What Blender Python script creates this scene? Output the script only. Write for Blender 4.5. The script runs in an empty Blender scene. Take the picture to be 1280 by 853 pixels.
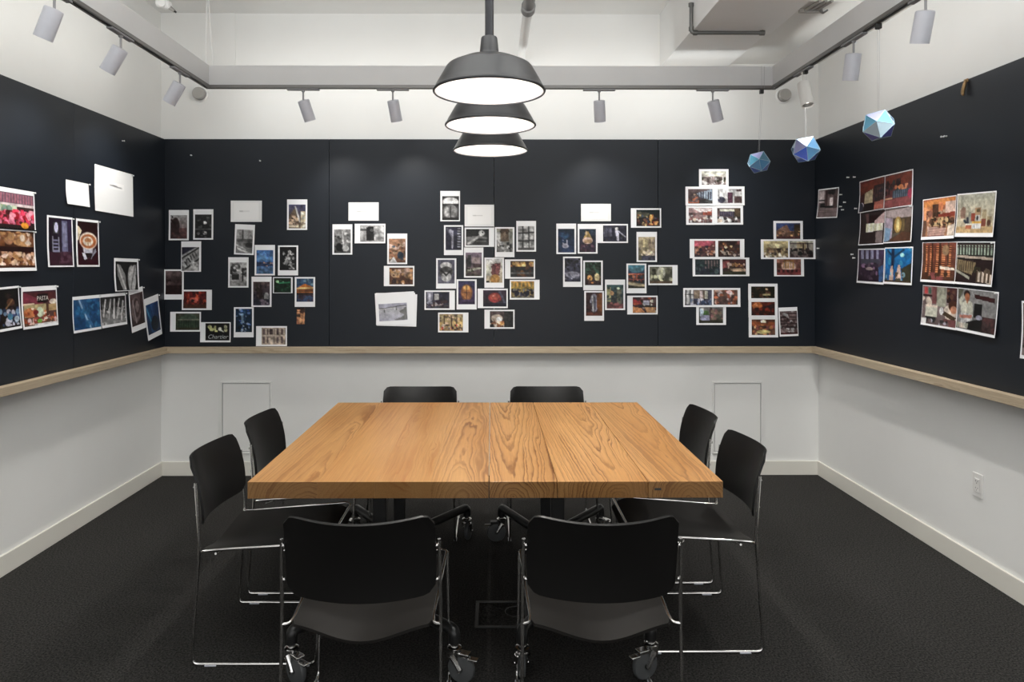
import bpy, bmesh, math, random
import numpy as np
from mathutils import Vector, Matrix
C = bpy.context.scene.collection
SC = bpy.context.scene

# ------------------------------------------------------------------ camera, world, lights, exposure
F, YAW, PX, PY, H = 860.0, 0.0052, 618.8, 335.4, 1.5      # focal length in pixels of the 1280 x 853 frame
cam = bpy.data.objects.new('camera', bpy.data.cameras.new('camera'))
C.objects.link(cam)
cam.data.sensor_width = 36.0
cam.data.lens = F / 1280 * 36.0
cam.data.shift_x = (640 - PX) / 1280
cam.data.shift_y = -(426.5 - PY) / 1280
cam.data.clip_start = 0.05
cam.location = (0, 0, H)
cam.rotation_euler = (math.pi / 2, 0, -YAW)
SC.camera = cam
world = bpy.data.worlds.new('world'); SC.world = world
world.use_nodes = True
world.node_tree.nodes['Background'].inputs[0].default_value = (1.0, 1.0, 0.99, 1)
world.node_tree.nodes['Background'].inputs[1].default_value = 0.70
vs = SC.view_settings
vs.view_transform = 'Standard'; vs.look = 'None'; vs.gamma = 1.0
try: vs.use_curve_mapping = False
except Exception: pass
vs.exposure = 1.0

def area_light(name, loc, rot, sx, sy, energy, col):
    l = bpy.data.lights.new(name, 'AREA'); l.shape = 'RECTANGLE'; l.size = sx; l.size_y = sy
    l.energy = energy; l.color = col
    o = bpy.data.objects.new(name, l); C.objects.link(o); o.location = loc; o.rotation_euler = rot
    return o
# added fill: soft light from behind the viewer, and an unseen upward panel
area_light('front_fill_light', (0, -1.45, 1.9), (math.radians(90), 0, 0), 4.2, 2.2, 3, (1.0, 1.0, 0.985))
area_light('recess_fill_light', (0.1, 1.8, 2.62), (math.radians(180), 0, 0), 3.0, 1.6, 50, (1.0, 1.0, 0.985))
# added hidden strips behind the hung valance, to brighten the three upper walls
area_light('wall_fill_back', (-.02, 4.53, 2.765), (math.radians(80), 0, 0), 3.6, .05, 4.2, (1.0, 1.0, .97))
area_light('wall_fill_left', (-1.92, 2.1, 2.765), (math.radians(90), 0, math.radians(90)), 4.6, .05, 3.9, (1.0, .995, .95))
area_light('wall_fill_right', (1.885, 2.1, 2.765), (math.radians(90), 0, math.radians(-90)), 4.6, .05, 4.4, (1.0, .985, .95))
BULB_L = 760.0      # radiance of the pendant bulbs
SPOT_W = 12.0       # power of each track spotlight

# ------------------------------------------------------------------ helpers
PI = math.pi
cy, sy_ = math.cos(YAW), math.sin(YAW)
FWD = Vector((sy_, cy, 0)); RGT = Vector((cy, -sy_, 0)); UP = Vector((0, 0, 1)); EYE = Vector((0, 0, H))
def hit(u, v, axis, val):
    """the point of the plane <axis> = val that the photograph shows at pixel u, v"""
    d = FWD + RGT * ((u - PX) / F) + UP * ((PY - v) / F)
    t = (val - EYE[axis]) / d[axis]
    return EYE + d * t
def at_depth(u, v, Y): return hit(u, v, 1, Y)

def mesh_obj(name, bm, m, parent=None, smooth=False, auto=None):
    me = bpy.data.meshes.new(name)
    bmesh.ops.recalc_face_normals(bm, faces=bm.faces[:])
    bm.to_mesh(me); bm.free()
    if smooth:
        for p in me.polygons: p.use_smooth = True
        if auto:
            try: me.set_sharp_from_angle(angle=math.radians(auto))
            except Exception: pass
    if m: me.materials.append(m)
    o = bpy.data.objects.new(name, me); C.objects.link(o)
    if parent: o.parent = parent
    return o
def thing(name, label, cat, loc=(0, 0, 0), rz=0.0, group=None):
    o = bpy.data.objects.new(name, None); C.objects.link(o)
    o.empty_display_size = 0.05
    o.location = loc; o.rotation_euler = (0, 0, rz)
    tag(o, label, cat, group); return o
def tag(o, label, cat, group=None):
    o['label'] = label; o['category'] = cat
    if group: o['group'] = group
    return o
def struct(o): o['kind'] = 'structure'; return o
def box(bm, x0, x1, y0, y1, z0, z1, bev=0.0):
    r = bmesh.ops.create_cube(bm, size=1.0)
    for v in r['verts']:
        v.co = Vector(((x0 + x1) / 2 + v.co.x * (x1 - x0), (y0 + y1) / 2 + v.co.y * (y1 - y0), (z0 + z1) / 2 + v.co.z * (z1 - z0)))
    if bev:
        es = list({e for v in r['verts'] for e in v.link_edges})
        bmesh.ops.bevel(bm, geom=es, offset=bev, segments=2, profile=0.5, affect='EDGES')
def frame_of(d):
    d = d.normalized(); a = Vector((0, 0, 1)) if abs(d.z) < 0.9 else Vector((1, 0, 0))
    x = d.cross(a).normalized(); return x, d.cross(x).normalized()
def tube(bm, pts, r, n=10, caps=True, closed=False):
    pts = [Vector(p) for p in pts]; rings = []
    rr = r if isinstance(r, (list, tuple)) else [r] * len(pts)
    x = None
    for i, p in enumerate(pts):
        if i == 0: d = pts[1] - p
        elif i == len(pts) - 1: d = p - pts[-2]
        else: d = (pts[i + 1] - p).normalized() + (p - pts[i - 1]).normalized()
        d.normalize()
        if x is None: x, y = frame_of(d)
        else:
            x = (x - d * x.dot(d)).normalized(); y = d.cross(x)
        rings.append([bm.verts.new(p + (x * math.cos(2 * PI * k / n) + y * math.sin(2 * PI * k / n)) * rr[i]) for k in range(n)])
    for a, b in zip(rings, rings[1:]):
        for k in range(n): bm.faces.new((a[k], a[(k + 1) % n], b[(k + 1) % n], b[k]))
    if caps: bm.faces.new(rings[0]); bm.faces.new(rings[-1])
def fillet(pts, r, seg=5):
    pts = [Vector(p) for p in pts]; out = [pts[0]]
    for a, b, c in zip(pts, pts[1:], pts[2:]):
        d0 = (a - b); d1 = (c - b); q = min(r, d0.length * .45, d1.length * .45)
        p0 = b + d0.normalized() * q; p1 = b + d1.normalized() * q
        for i in range(seg + 1):
            t = i / seg; out.append(p0 * (1 - t) ** 2 + b * 2 * t * (1 - t) + p1 * t * t)
    out.append(pts[-1]); return out
def lathe(bm, prof, n=32, center=(0, 0, 0), close=False):
    c = Vector(center); rings = []
    for r, z in prof:
        if r < 1e-6: rings.append([bm.verts.new(c + Vector((0, 0, z)))])
        else: rings.append([bm.verts.new(c + Vector((r * math.cos(2 * PI * k / n), r * math.sin(2 * PI * k / n), z))) for k in range(n)])
    for a, b in zip(rings, rings[1:]):
        for k in range(n):
            if len(a) == 1 and len(b) == 1: continue
            if len(a) == 1: bm.faces.new((a[0], b[k], b[(k + 1) % n]))
            elif len(b) == 1: bm.faces.new((a[k], a[(k + 1) % n], b[0]))
            else: bm.faces.new((a[k], a[(k + 1) % n], b[(k + 1) % n], b[k]))
def xform(bm, M, verts=None): bmesh.ops.transform(bm, matrix=M, verts=verts or bm.verts[:])
def align_z(d):
    return Vector(d).normalized().to_track_quat('Z', 'Y').to_matrix().to_4x4()

# ------------------------------------------------------------------ materials
def mat(name, col, rough=0.5, metal=0.0, spec=0.5, noise=None, bump=None, coat=0.0, emit=None):
    m = bpy.data.materials.new(name); m.use_nodes = True
    nt = m.node_tree; b = nt.nodes['Principled BSDF']
    b.inputs['Base Color'].default_value = (*col, 1); b.inputs['Roughness'].default_value = rough
    b.inputs['Metallic'].default_value = metal; b.inputs['Specular IOR Level'].default_value = spec
    b.inputs['Coat Weight'].default_value = coat
    if emit:
        b.inputs['Emission Color'].default_value = (*emit[0], 1); b.inputs['Emission Strength'].default_value = emit[1]
    tc = nt.nodes.new('ShaderNodeTexCoord')
    if noise:
        sc, amt = noise
        n = nt.nodes.new('ShaderNodeTexNoise'); n.inputs['Scale'].default_value = sc; n.inputs['Detail'].default_value = 5
        nt.links.new(tc.outputs['Object'], n.inputs['Vector'])
        r = nt.nodes.new('ShaderNodeMapRange'); r.inputs[1].default_value = .3; r.inputs[2].default_value = .7
        r.inputs[3].default_value = 1 - amt; r.inputs[4].default_value = 1 + amt
        nt.links.new(n.outputs['Fac'], r.inputs[0])
        mx = nt.nodes.new('ShaderNodeVectorMath'); mx.operation = 'SCALE'; mx.inputs[0].default_value = col
        nt.links.new(r.outputs[0], mx.inputs['Scale']); nt.links.new(mx.outputs[0], b.inputs['Base Color'])
    if bump:
        sc, st, dist = bump
        n = nt.nodes.new('ShaderNodeTexNoise'); n.inputs['Scale'].default_value = sc; n.inputs['Detail'].default_value = 4
        nt.links.new(tc.outputs['Object'], n.inputs['Vector'])
        bp = nt.nodes.new('ShaderNodeBump'); bp.inputs['Strength'].default_value = st; bp.inputs['Distance'].default_value = dist
        nt.links.new(n.outputs['Fac'], bp.inputs['Height']); nt.links.new(bp.outputs[0], b.inputs['Normal'])
    return m
M = {}
M['wall'] = mat('wall_paint', (.76, .76, .745), .55, spec=.3, noise=(3, .015), bump=(160, .05, .001))
M['ceiling'] = mat('ceiling_paint', (.80, .80, .785), .6, spec=.3, noise=(3, .015))
M['plank'] = mat('valance_paint', (.66, .665, .67), .4, spec=.4, noise=(4, .02))
M['duct'] = mat('duct_paint', (.80, .80, .79), .5, spec=.4, noise=(4, .015))
M['soffit'] = mat('soffit_paint', (.74, .735, .71), .5, spec=.4, noise=(4, .02))
M['base'] = mat('baseboard_paint', (.72, .70, .64), .35, spec=.5, noise=(3, .01))
M['board'] = mat('board_laminate', (.0085, .0118, .0175), .40, spec=.33, noise=(2.5, .05), bump=(220, .04, .0006))
M['paper'] = mat('print_paper', (.86, .87, .89), .45, spec=.35)
M['note'] = mat('note_paper', (.79, .80, .80), .5, spec=.3)
M['chrome'] = mat('chrome', (.72, .71, .70), .16, metal=1.0)
M['black_plastic'] = mat('black_plastic', (.0060, .0056, .0054), .42, spec=.32, bump=(500, .08, .0005))
M['seat_plastic'] = mat('seat_plastic', (.0115, .0103, .0092), .52, spec=.20, bump=(500, .08, .0005))
M['black_metal'] = mat('black_metal', (.010, .010, .010), .35, spec=.5)
M['rubber'] = mat('caster_rubber', (.075, .078, .08), .4, spec=.4)
M['track'] = mat('track_aluminium', (.20, .195, .19), .4, metal=.6)
M['slot'] = mat('track_slot', (.008, .008, .008), .6)
M['adapter'] = mat('adapter_grey', (.26, .26, .27), .45)
M['spot_grey'] = mat('spot_grey', (.56, .57, .63), .38, spec=.45, noise=(30, .02))
M['spot_white'] = mat('spot_white', (.78, .77, .75), .38)
M['stem'] = mat('stem_grey', (.30, .30, .31), .4)
M['lens'] = mat('lens_lit', (.8, .8, .8), .3, emit=((1, .95, .85), 3))
M['shade'] = mat('shade_enamel', (.021, .022, .025), .30, spec=.5)
M['lining'] = mat('shade_lining', (.30, .275, .265), .5, spec=.2)
M['bulb'] = mat('bulb_glow', (.9, .9, .9), .3, emit=((1, .965, .91), BULB_L))
M['rod'] = mat('rod_grey', (.035, .036, .042), .35, metal=.3)
M['gunmetal'] = mat('pipe_gunmetal', (.17, .17, .165), .38, metal=.7)
M['pipe_grey'] = mat('pipe_grey', (.24, .24, .24), .45)
M['white_gloss'] = mat('white_gloss', (.88, .88, .87), .3)
M['cap'] = mat('cap_grey', (.36, .35, .33), .5)
M['bronze'] = mat('bronze', (.30, .19, .09), .35, metal=.7)
M['wire'] = mat('wire', (.35, .35, .36), .3, metal=.8)
M['pin'] = mat('pin_white', (.72, .72, .72), .3)
M['outlet'] = mat('outlet_white', (.72, .71, .69), .3)
M['dark'] = mat('dark_slot', (.03, .03, .03), .6)
M['lettering'] = mat('sign_lettering', (.75, .72, .66), .5)
M['neon'] = mat('neon_print', (.42, .45, .46), .5)
M['edge_tape'] = mat('edge_tape', (.30, .42, .50), .25)
M['floor_plate'] = mat('floor_plate', (.017, .017, .017), .4, spec=.4)

def carpet():
    m = mat('carpet', (.02, .02, .02), .95, spec=.12)
    nt = m.node_tree; b = nt.nodes['Principled BSDF']; tc = nt.nodes['Texture Coordinate']
    n1 = nt.nodes.new('ShaderNodeTexNoise'); n1.inputs['Scale'].default_value = 130; n1.inputs['Detail'].default_value = 3; n1.inputs['Roughness'].default_value = .75
    n2 = nt.nodes.new('ShaderNodeTexNoise'); n2.inputs['Scale'].default_value = 2.2; n2.inputs['Detail'].default_value = 4
    r1 = nt.nodes.new('ShaderNodeValToRGB')
    r1.color_ramp.elements[0].position = .37; r1.color_ramp.elements[0].color = (.008, .008, .0078, 1)
    r1.color_ramp.elements[1].position = .63; r1.color_ramp.elements[1].color = (.052, .0495, .0465, 1)
    mr = nt.nodes.new('ShaderNodeMapRange'); mr.inputs[3].default_value = .88; mr.inputs[4].default_value = 1.12
    sc = nt.nodes.new('ShaderNodeVectorMath'); sc.operation = 'SCALE'
    bp = nt.nodes.new('ShaderNodeBump'); bp.inputs['Strength'].default_value = .6; bp.inputs['Distance'].default_value = .004
    L = nt.links.new
    L(tc.outputs['Object'], n1.inputs['Vector']); L(tc.outputs['Object'], n2.inputs['Vector'])
    L(n1.outputs['Fac'], r1.inputs[0]); L(n2.outputs['Fac'], mr.inputs[0])
    L(r1.outputs[0], sc.inputs[0]); L(mr.outputs[0], sc.inputs['Scale']); L(sc.outputs[0], b.inputs['Base Color'])
    L(n1.outputs['Fac'], bp.inputs['Height']); L(bp.outputs[0], b.inputs['Normal'])
    return m
M['carpet'] = carpet()

def wood(name, light, mid, dark, x0, depth, taper, y0, gap=.011, seed=0.0, rough=.32, along='Y', warp=.02, fade=.15):
    """solid wood: growth rings round a slightly tapering trunk, so the face shows cathedrals and the ends show arcs"""
    m = bpy.data.materials.new(name); m.use_nodes = True
    nt = m.node_tree; b = nt.nodes['Principled BSDF']; L = nt.links.new
    N = nt.nodes.new
    tc = N('ShaderNodeTexCoord'); sep = N('ShaderNodeSeparateXYZ'); L(tc.outputs['Object'], sep.inputs[0])
    ax = {'X': 0, 'Y': 1}[along]; across = 1 - ax
    def math_(op, a, bb=None):
        n = N('ShaderNodeMath'); n.operation = op
        for i, q in enumerate((a, bb)):
            if q is None: continue
            if isinstance(q, (int, float)): n.inputs[i].default_value = q
            else: L(q, n.inputs[i])
        return n.outputs[0]
    mp = N('ShaderNodeMapping'); L(tc.outputs['Object'], mp.inputs[0])
    mp.inputs['Location'].default_value = (seed, seed * .7, seed * .3)
    s = [9.0, 9.0, 9.0]; s[ax] = 1.6; mp.inputs['Scale'].default_value = s
    nz = N('ShaderNodeTexNoise'); nz.inputs['Scale'].default_value = 1.0; nz.inputs['Detail'].default_value = 2; L(mp.outputs[0], nz.inputs['Vector'])
    w = math_('MULTIPLY', math_('SUBTRACT', nz.outputs['Fac'], .5), warp * 2)
    x = math_('ADD', math_('SUBTRACT', sep.outputs[across], x0), w)
    z = math_('ADD', sep.outputs[2], depth)
    r = math_('SQRT', math_('ADD', math_('MULTIPLY', x, x), math_('MULTIPLY', z, z)))
    ty = math_('MULTIPLY', math_('SUBTRACT', sep.outputs[ax], y0), taper)
    mpw = N('ShaderNodeMapping'); L(tc.outputs['Object'], mpw.inputs[0]); sw = [55.0, 55.0, 55.0]; sw[ax] = 9.0; mpw.inputs['Scale'].default_value = sw
    nw = N('ShaderNodeTexNoise'); nw.inputs['Scale'].default_value = 1.0; nw.inputs['Detail'].default_value = 3; L(mpw.outputs[0], nw.inputs['Vector'])
    w2 = math_('MULTIPLY', math_('SUBTRACT', nw.outputs['Fac'], .5), gap * .9)
    rr = math_('ADD', math_('ADD', math_('ADD', r, ty), math_('MULTIPLY', w, .7)), w2)
    n1 = N('ShaderNodeTexNoise'); n1.noise_dimensions = '1D'; n1.inputs['Scale'].default_value = 1.0; n1.inputs['Detail'].default_value = 1
    L(math_('ADD', math_('MULTIPLY', rr, .45 / gap), seed), n1.inputs['W'])
    ph = math_('ADD', math_('DIVIDE', rr, gap), math_('MULTIPLY', n1.outputs['Fac'], 2.4))
    fr = math_('FRACT', ph)
    wn = N('ShaderNodeTexWhiteNoise'); wn.noise_dimensions = '1D'; L(math_('ADD', math_('FLOOR', ph), seed), wn.inputs['W'])
    # fine fibre
    mp2 = N('ShaderNodeMapping'); L(tc.outputs['Object'], mp2.inputs[0]); s2 = [210.0, 210.0, 210.0]; s2[ax] = 4.0
    mp2.inputs['Scale'].default_value = s2
    n2 = N('ShaderNodeTexNoise'); n2.inputs['Scale'].default_value = 1.0; n2.inputs['Detail'].default_value = 4; n2.inputs['Roughness'].default_value = .7; L(mp2.outputs[0], n2.inputs['Vector'])
    ramp = N('ShaderNodeValToRGB'); e = ramp.color_ramp.elements
    e[0].position = 0.0; e[0].color = (0, 0, 0, 1); e[1].position = 1.0; e[1].color = (0, 0, 0, 1)
    for p_, v_ in ((.40, .10), (.66, .45), (.82, 1.0), (.93, .85)):
        q = e.new(p_); q.color = (v_, v_, v_, 1)
    L(fr, ramp.inputs[0])
    # rings fade in places
    n4 = N('ShaderNodeTexNoise'); n4.inputs['Scale'].default_value = .7; n4.inputs['Detail'].default_value = 2; L(mp.outputs[0], n4.inputs['Vector'])
    v4 = N('ShaderNodeMapRange'); v4.inputs[1].default_value = .36; v4.inputs[2].default_value = .62; v4.inputs[3].default_value = fade; v4.inputs[4].default_value = 1.0; L(n4.outputs['Fac'], v4.inputs[0])
    st = math_('MULTIPLY', math_('MULTIPLY', ramp.outputs[0], v4.outputs[0]), math_('ADD', math_('MULTIPLY', wn.outputs['Value'], .5), .62))
    n3 = N('ShaderNodeTexNoise'); n3.inputs['Scale'].default_value = .6; n3.inputs['Detail'].default_value = 4; L(mp.outputs[0], n3.inputs['Vector'])
    basec = N('ShaderNodeMix'); basec.data_type = 'RGBA'; basec.inputs[6].default_value = (*light, 1); basec.inputs[7].default_value = (*mid, 1)
    v3 = N('ShaderNodeMapRange'); v3.inputs[1].default_value = .35; v3.inputs[2].default_value = .65; L(n3.outputs['Fac'], v3.inputs[0]); L(v3.outputs[0], basec.inputs[0])
    mx = N('ShaderNodeMix'); mx.data_type = 'RGBA'; mx.inputs[7].default_value = (*dark, 1)
    L(st, mx.inputs[0]); L(basec.outputs[2], mx.inputs[6])
    v2 = N('ShaderNodeMapRange'); v2.inputs[1].default_value = .25; v2.inputs[2].default_value = .75; v2.inputs[3].default_value = .80; v2.inputs[4].default_value = 1.16; L(n2.outputs['Fac'], v2.inputs[0])
    # sawn ends darker: oiled end grain, plus shade of the unlit front in the colour
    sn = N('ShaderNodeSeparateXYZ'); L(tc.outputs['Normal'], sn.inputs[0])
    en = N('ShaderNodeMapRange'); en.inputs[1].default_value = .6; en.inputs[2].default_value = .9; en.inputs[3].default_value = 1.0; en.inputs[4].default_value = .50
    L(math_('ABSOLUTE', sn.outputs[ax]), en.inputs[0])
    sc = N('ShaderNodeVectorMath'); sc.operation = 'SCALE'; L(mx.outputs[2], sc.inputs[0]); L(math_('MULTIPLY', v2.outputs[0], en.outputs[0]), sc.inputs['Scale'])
    L(sc.outputs[0], b.inputs['Base Color'])
    b.inputs['Roughness'].default_value = rough; b.inputs['Specular IOR Level'].default_value = .4
    bp = N('ShaderNodeBump'); bp.inputs['Strength'].default_value = .12; bp.inputs['Distance'].default_value = .0008
    L(n2.outputs['Fac'], bp.inputs['Height']); L(bp.outputs[0], b.inputs['Normal'])
    return m
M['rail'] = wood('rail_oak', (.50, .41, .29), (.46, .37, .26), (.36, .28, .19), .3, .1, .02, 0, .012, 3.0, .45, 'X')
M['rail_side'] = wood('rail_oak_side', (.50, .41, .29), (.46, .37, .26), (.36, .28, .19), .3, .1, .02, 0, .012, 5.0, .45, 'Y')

def print_mat():
    m = bpy.data.materials.new('printed_picture'); m.use_nodes = True
    nt = m.node_tree; b = nt.nodes['Principled BSDF']
    a = nt.nodes.new('ShaderNodeVertexColor'); a.layer_name = 'ink'
    nt.links.new(a.outputs['Color'], b.inputs['Base Color'])
    b.inputs['Roughness'].default_value = .42; b.inputs['Specular IOR Level'].default_value = .3
    return m
M['ink'] = print_mat()

# ------------------------------------------------------------------ room shell
XL, XR, D, ZC, YB = -2.389, 2.378, 4.989, 3.345, -1.5
TB, ZT, ZB = .045, 2.4265, .937
def sbox(name, x0, x1, y0, y1, z0, z1, m, parent=None, bev=0.0):
    bm = bmesh.new(); box(bm, x0, x1, y0, y1, z0, z1, bev)
    o = mesh_obj(name, bm, m, parent)
    if parent is None: struct(o)
    return o
sbox('floor', XL - .1, XR + .1, YB, D + .1, -.1, 0, M['carpet'])
sbox('ceiling', XL - .1, XR + .1, YB, D + .1, ZC, ZC + .1, M['ceiling'])
wl = sbox('wall_left', XL - .1, XL, YB, D + .1, 0, ZC, M['wall'])
wr = sbox('wall_right', XR, XR + .1, YB, D + .1, 0, ZC, M['wall'])
wb = sbox('wall_back', XL, XR, D, D + .1, 0, ZC, M['wall'])
sbox('trim_1', XL, -1.85, D - .006, D, 2.945, ZC, M['wall'])              # shallow pilaster in the left of the recess
# baseboards with a lighter rounded cap
def baseboard(name, x0, x1, y0, y1, cap):
    o = sbox(name, x0, x1, y0, y1, 0, .101, M['base'], None, .002)
    return o
BT = .014
baseboard('baseboard_back', XL, XR, D - BT, D, 0)
baseboard('baseboard_left', XL, XL + BT, YB, D - BT, 0)
baseboard('baseboard_right', XR - BT, XR, YB, D - BT, 0)
# pin boards: dark panels, each a piece of the wall
def board(name, axis, spans, w0, w1, parent):
    for a, b in spans:
        bm = bmesh.new(); g = .0012
        if axis == 'x': box(bm, a + g, b - g, w0, w1, ZB, ZT, .0015)
        else: box(bm, w0, w1, a + g, b - g, ZB, ZT, .0015)
        mesh_obj('pinboard_panel', bm, M['board'], parent)
YS = D - TB
xs = [XL + TB] + [hit(u, 300, 1, YS).x for u in (411.5, 617.5, 822.5)] + [XR - TB]
board('b', 'x', list(zip(xs, xs[1:])), YS, D, wb)
ysl = [YB]
y = hit(92, 200, 0, XL + TB).y
ysl = [YB, y - 2.44, y - 1.22, y, D]
board('l', 'y', list(zip(ysl, ysl[1:])), XL, XL + TB, wl)
ysr = [YB, 1.1, 2.32, 3.54, D]
board('r', 'y', [(YB, 1.0), (1.0, D)], XR - TB, XR, wr)
# pale wood ledge under the boards
RD = .088; RZ0 = ZB - .044
def rail(name, x0, x1, y0, y1, m):
    return sbox(name, x0, x1, y0, y1, RZ0, ZB, m, None, .002)
rail('trim_2', XL, XR, D - RD, D, M['rail'])
rail('trim_3', XL, XL + RD, YB, D - RD, M['rail_side'])
rail('trim_4', XR - RD, XR, YB, D - RD, M['rail_side'])

# valance planks carrying the track, left, back, right
pTL = hit(260, 109, 1, 4.50); pTR = hit(967, 113.2, 1, 4.50)
TXL, TXR, TY = pTL.x, pTR.x, 4.50
TZ = (pTL.z + pTR.z) / 2                       # underside of the track
TRK = .020
PZ0 = TZ + TRK; PZ1 = PZ0 + .128
sbox('trim_5', TXL - .018, TXR + .018, TY - .012, TY + .018, PZ0, PZ1, M['plank'], None, .002)
sbox('trim_6', TXL - .018, TXL + .012, YB, TY - .012, PZ0, PZ1, M['plank'], None, .002)
sbox('trim_7', TXR - .012, TXR + .018, YB, TY - .012, PZ0, PZ1, M['plank'], None, .002)
# white boxed duct and the lower soffit beside it
DZ = hit(825, 85, 1, D).z; DX0 = hit(825, 85, 1, D).x; DX1 = hit(908, 85, 1, D).x
YF = 4.23
sbox('trim_8', DX0, DX1, YF, D, DZ, ZC, M['duct'], None, .003)
sbox('trim_9', DX0, DX1 + .01, YB, YF, DZ - .012, ZC, M['duct'], None, .003)
SOF_Y = hit(1040, 2, 2, DZ + .03).y
sbox('trim_10', DX1, XR, SOF_Y, D, DZ + .03, ZC, M['soffit'], None, .003)
# flush access panels low on the back wall
def access_panel(u0, u1, v0, v1, label):
    a = hit(u0, v0, 1, D); b = hit(u1, v1, 1, D)
    t = thing('access_panel', label, 'panel', ((a.x + b.x) / 2, D, b.z), 0, 'access panels in the back wall')
    w = (b.x - a.x) / 2; h = a.z - b.z
    bm = bmesh.new()
    for q in ((-w, -w + .012, 0, h), (w - .012, w, 0, h), (-w + .012, w - .012, h - .012, h), (-w + .012, w - .012, 0, .012)):
        box(bm, q[0], q[1], -.012, 0, q[2], q[3], .0015)
    mesh_obj('panel_frame', bm, M['wall'], t)
    bm = bmesh.new(); box(bm, -w + .017, w - .017, -.006, 0, .017, h - .017, .0015)
    mesh_obj('panel_door', bm, M['wall'], t)
    bm = bmesh.new(); box(bm, -w + .012, w - .012, -.001, 0, .012, h - .012)
    mesh_obj('shadow_gap', bm, M['stem'], t)
access_panel(276, 340, 477, 567, 'white access panel low on back wall behind the left chairs')
access_panel(890, 953, 477, 567, 'white access panel low on back wall behind the right chairs')

# ------------------------------------------------------------------ lighting track and spots
tr = thing('lighting_track', 'dark grey three sided lighting track under the hung grey valance', 'track', ((TXL + TXR) / 2, TY, TZ))
ox, oy, oz = tr.location
def track_section(x0, x1, y0, y1, along):
    """a channel open at the bottom: two lips, a roof and the black slot"""
    bm = bmesh.new(); bs = bmesh.new(); wd = .018; s = .006
    if along == 'x':
        c = (y0 + y1) / 2
        box(bm, x0, x1, c - wd, c - s, 0, TRK, .0012); box(bm, x0, x1, c + s, c + wd, 0, TRK, .0012)
        box(bs, x0, x1, c - s, c + s, .006, TRK)
    else:
        c = (x0 + x1) / 2
        box(bm, c - wd, c - s, y0, y1, 0, TRK, .0012); box(bm, c + s, c + wd, y0, y1, 0, TRK, .0012)
        box(bs, c - s, c + s, y0, y1, .006, TRK)
    o = mesh_obj('track_section', bm, M['track'], tr)
    mesh_obj('track_slot', bs, M['slot'], o)
hw = (TXR - TXL) / 2
track_section(-hw - .018, hw + .018, -.018, .018, 'x')
track_section(-hw - .018, -hw + .018, YB - oy, -.018, 'y')
track_section(hw - .018, hw + .018, YB - oy, -.018, 'y')

def spot(u, v, side, d, label, white=False, length=.135, dia=.076, stem=.062, power=1.0, col=(1, .97, .93)):
    d = Vector(d).normalized()
    if side == 'b': p = hit(u, v, 1, TY); p = Vector((p.x, TY, TZ)); ax = 'x'
    else:
        X = TXL if side == 'l' else TXR
        p = hit(u, v, 0, X); p = Vector((X, p.y, TZ)); ax = 'y'
    t = thing('track_spotlight', label, 'spotlight', p, 0, 'track spotlights')
    bm = bmesh.new()
    if ax == 'x': box(bm, -.105, .105, -.015, .015, -.012, -.0005, .003)
    else: box(bm, -.015, .015, -.105, .105, -.012, -.0005, .003)
    mesh_obj('track_adapter', bm, M['adapter'], t)
    bm = bmesh.new()
    tube(bm, [(0, 0, -.012), (0, 0, -.020), (0, 0, -.024)], [.011, .011, .0055], 12)
    tube(bm, [(0, 0, -.020), (0, 0, -.012 - stem)], .0055, 10)
    mesh_obj('stem', bm, M['spot_white'] if white else M['stem'], t, True, 40)
    R = dia / 2
    # the housing hangs from the stem at its upper end
    top = Vector((0, 0, -.010 - stem)); c0 = top - Vector((0, 0, .002))
    ax_d = d
    bm = bmesh.new()
    prof = [(0, .004), (R * .55, .004), (R * .93, .001), (R, -.004), (R, -length), (R * .93, -length), (R * .86, -length + .012), (R * .80, -length + .02)]
    lathe(bm, prof, 28)
    Mx = Matrix.Translation(c0 + ax_d * .004 + (Vector((0, 0, -1)) - ax_d) * 0) @ align_z(-ax_d)
    xform(bm, Mx)
    mesh_obj('lamp_housing', bm, M['spot_white'] if white else M['spot_grey'], t, True, 35)
    bm = bmesh.new(); lathe(bm, [(R * .84, -length + .008), (R * .6, -length + .02), (R * .5, -length + .03)], 24); xform(bm, Mx)
    mesh_obj('baffle', bm, M['track'], t, True, 60)
    bm = bmesh.new(); lathe(bm, [(0, -length + .026), (R * .52, -length + .026)], 24); xform(bm, Mx)
    mesh_obj('lens', bm, M['lens'], t)
    l = bpy.data.lights.new('spot_lamp', 'SPOT'); l.energy = SPOT_W * power; l.color = col
    l.spot_size = math.radians(96); l.spot_blend = 1.0; l.shadow_soft_size = .025
    lo = bpy.data.objects.new('spot_lamp', l); C.objects.link(lo); lo.parent = t
    lo.matrix_local = Matrix.Translation(c0 + ax_d * (length + .004)) @ (-ax_d).to_track_quat('Z', 'Y').to_matrix().to_4x4()
    return t
spot(68, 3, 'l', (-.42, .05, -1), 'grey track spotlight nearest the viewer on the left track', length=.132)
spot(151, 48, 'l', (-.62, .05, -1), 'grey spotlight midway along the left track', length=.132)
spot(225, 94, 'l', (-.60, .05, -1), 'grey spotlight at the far end of left track', length=.132)
spot(379, 113, 'b', (.27, .35, -1), 'grey spotlight on back track above the blank card and tower print')
spot(491, 113, 'b', (.15, .38, -1), 'grey spotlight on back track just left of the pendants')
spot(749, 113, 'b', (.10, .38, -1), 'grey spotlight on back track just right of the pendants')
spot(891, 113, 'b', (.38, .32, -1), 'grey spotlight on back track left of a black gem clip')
spot(1004, 97, 'r', (.04, -.34, -1), 'white spotlight with lit lens beside the right wall corner', True, length=.150, dia=.072, power=1.3)
spot(1067, 55, 'r', (.02, .30, -1), 'grey spotlight hanging straight down from the right track', length=.132, power=1.5)
spot(1157, -2, 'r', (.0, .33, -1), 'grey spotlight nearest the viewer on the right track', length=.132, power=1.5)

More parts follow.
